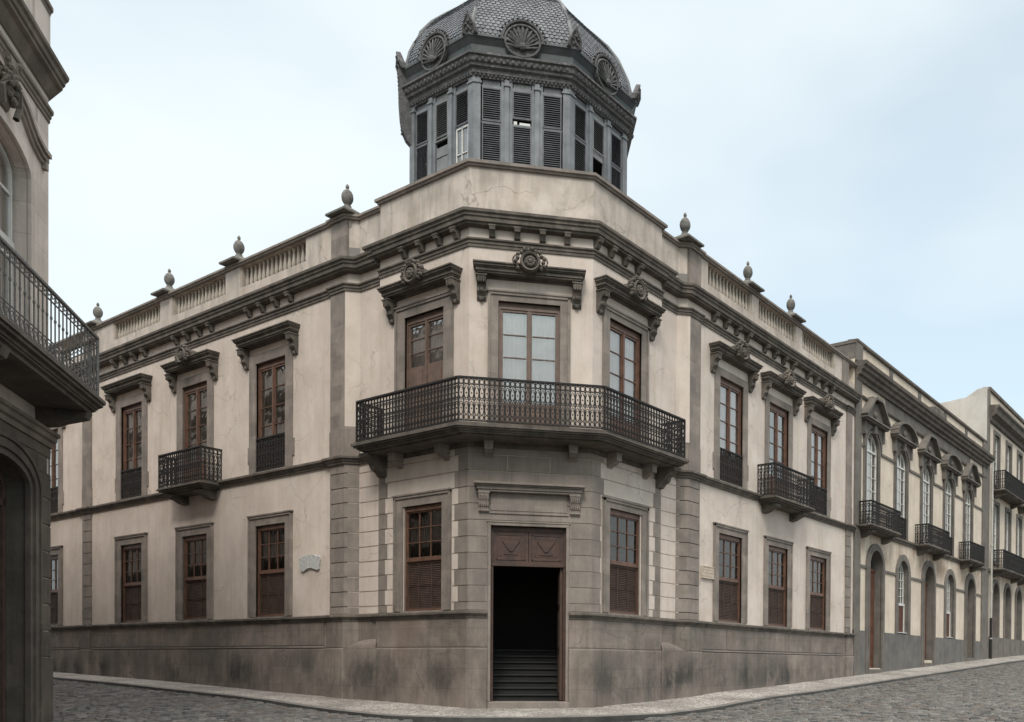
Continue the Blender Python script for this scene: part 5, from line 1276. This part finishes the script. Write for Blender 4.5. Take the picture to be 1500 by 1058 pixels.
for i, c in enumerate(bays):
    # doorway
    m_ = MB(); h = .94*S
    arch_band(m_, 0, h, .10*S, -1.7, 2.64*S, .32*S, -.06, .02); arch_band(m_, 0, h+.10*S, .13*S, -1.7, 2.64*S, .42*S, -.10, .0, extra=.0); arch_band(m_, 0, h+.23*S, .06*S, -1.7, 2.64*S, .56*S, -.13, .0)
    d_ = m_.build('doorway', LSB, LB, FN.loc(c), TH)
    q = MB(); arch_band(q, 0, h-.12, .12, -1.7, 2.64*S, .2*S, .30, .38); q.box(-h, h, .30, .40, 2.34*S, 2.46*S); q.box(-h+.1, h-.1, .34, .38, -1.7, 2.34*S)
    for s in (-1, 1):
        for z0_, z1_ in ((-.9, .1), (.25, 1.3), (1.45, 2.3)): q.box(s*.5-.3, s*.5+.3, .32, .34, z0_, z1_)
    q.build('door_leaf', WDK, d_)
    q = MB()
    for kk in range(7):
        x = -.75+.25*kk; q.tube([(x+.1*math.cos(t*.8), .34, 2.62*S+.12*math.sin(t*.8)) for t in range(8)], .012, 4)
    q.build('fanlight_grille', IRG, d_)
    # upper window
    m_ = MB(); h = 1.0*S; z0, zs_, rs = 4.25*S, 7.42*S, .36*S
    arch_band(m_, 0, h, .13*S, z0, zs_, rs, -.05, .02); arch_band(m_, 0, h+.13*S, .05*S, z0, zs_, rs+.13*S, -.02, .0)
    w_ = m_.build('window', LST, LB, FN.loc(c), TH)
    q = MB(); arched_glazing(q, h-.05, z0, zs_, rs-.03, 2, 1.05, .24, .03); q.box(-h, h, .20, .29, 6.3*S, 6.4*S); q.build('window_frame', WH, w_)
    arched_pane(h-.06, z0, zs_, rs-.05, .25).build('window_pane', GL, w_); cloth_mb(h-.05, z0, zs_+.3, .36).build('curtain', CUR, w_)
    # swan-neck hood with carved keystone
    m_ = MB()
    half = [(0.0, 8.42), (.25, 8.45), (.5, 8.43), (.72, 8.35), (.92, 8.22), (1.12, 8.12), (1.36, 8.06), (1.60, 8.06)]
    for s in (-1, 1):
        for (th_, pr_, dz_) in ((.07, .13, 0), (.06, .09, -.07), (.05, .05, -.13)):
            for a, b in zip(half, half[1:]):
                pa_, pb_ = (s*a[0]*S, (a[1]+dz_)*S), (s*b[0]*S, (b[1]+dz_)*S); dx, dz = pb_[0]-pa_[0], pb_[1]-pa_[1]; l_ = math.hypot(dx, dz); nx, nz_ = -dz/l_*th_*S, dx/l_*th_*S
                if nz_ < 0: nx, nz_ = -nx, -nz_
                m_.prism([pa_, pb_, (pb_[0]+nx, pb_[1]+nz_), (pa_[0]+nx, pa_[1]+nz_)], -pr_, 0, ax='y')
        m_.box(min(s*1.50*S, s*1.60*S), max(s*1.50*S, s*1.60*S), -.08, 0, 7.86*S, 8.0*S)
    m_.build('window_hood', LSM, w_)
    m_ = MB()
    m_.prism([(0, 8.68*S), (-.20, 8.66*S), (-.22, 8.52*S), (-.16, 8.34*S), (-.14, 8.1*S), (-.08, 7.95*S), (0, 7.9*S)], -.13, .13, ax='x')
    for kk in range(40):
        m_.ball((random.uniform(-.20, .20), -.08-random.uniform(0, .12), S*random.uniform(8.0, 8.68)), random.uniform(.035, .075), n=4)
    for s in (-1, 1): m_.tube([(s*(.25+.10*math.cos(t*.7)), -.1, 8.42*S+.14*math.sin(t*.7)) for t in range(10)], .035, 5); m_.tube([(s*.2, -.2, 8.3*S), (s*.33, -.16, 8.1*S), (s*.24, -.14, 7.9*S)], .05, 5)
    m_.build('keystone', LSD, w_)
# long balcony, wrapping the corner
e_ = lambda off, uu: (C0.x+un.x*uu+nn.x*off, C0.y+un.y*uu+nn.y*off)
def lb_poly(o_, uu=-.26*S):
    E1 = e_(.84*S+o_, -.27*S+o_*.35); A_ = e_(.84*S+o_, -15*S); return [e_(0, -15*S), A_, E1, (E1[0], C0.y+.62), (C0.x, C0.y+.62), (C0.x, C0.y)]
mb = MB()
for o_, z0, z1 in ((0, 4.22*S, 4.27*S), (.06, 4.17*S, 4.22*S), (.02, 4.12*S, 4.17*S), (-.05, 4.07*S, 4.12*S), (-.08, 4.04*S, 4.07*S), (-.14, 3.98*S, 4.04*S)): mb.prism(lb_poly(o_), z0, z1)
lb_ = mb.build('balcony', LSB, LB, bevel=.006)
mb = MB(); rp = lb_poly(-.06)[1:5]; rp = [rp[0], rp[1], rp[2], (rp[3][0], rp[3][1])]
for a, b in zip(rp, rp[1:]):
    v = Vector(b)-Vector(a)
    if v.length > 12:     # only the stretch near the street corner
        a = tuple(Vector(b)-v.normalized()*12); v = Vector(b)-Vector(a)
    mb.T = Matrix.Translation((a[0], a[1], 0)) @ Matrix.Rotation(math.atan2(v.y, v.x), 4, 'Z'); iron_panel(mb, v.length, 4.30*S, 5.24*S, .165, style=2); mb.box(-.02, .02, -.02, .02, 4.27*S, 5.24*S)
mb.build('railing', IRG, lb_)
m_ = MB(); m_.T = FN.M
for u in (-.42*S, -3.5*S, -7.4*S): m_.prism([(0, 3.98*S), (-.72*S, 3.98*S), (-.68*S, 3.88*S), (-.4*S, 3.8*S), (-.25*S, 3.74*S), (0, 3.71*S)], u-.13, u+.13, ax='x')
build_split(m_, 'balcony_bracket', LSB, lb_)
for k in range(7):   # side street windows
    for z0_, z1_ in ((4.9, 7.9), (1.0, 3.3)):
        m_ = MB(); box_frame(m_, -.9, .9, -.05, 0, z0_-.1, z1_+.2, .2); w_ = m_.build('window', LST, LB, FS.loc(2.9+3.9*k), math.pi/2)
        pane_mb(.7, z0_, z1_, .16).build('window_pane', GLD, w_); q = MB(); box_frame(q, -.7, .7, .1, .18, z0_, z1_, .06); q.box(-.03, .03, .1, .18, z0_, z1_); q.build('window_frame', WD, w_)
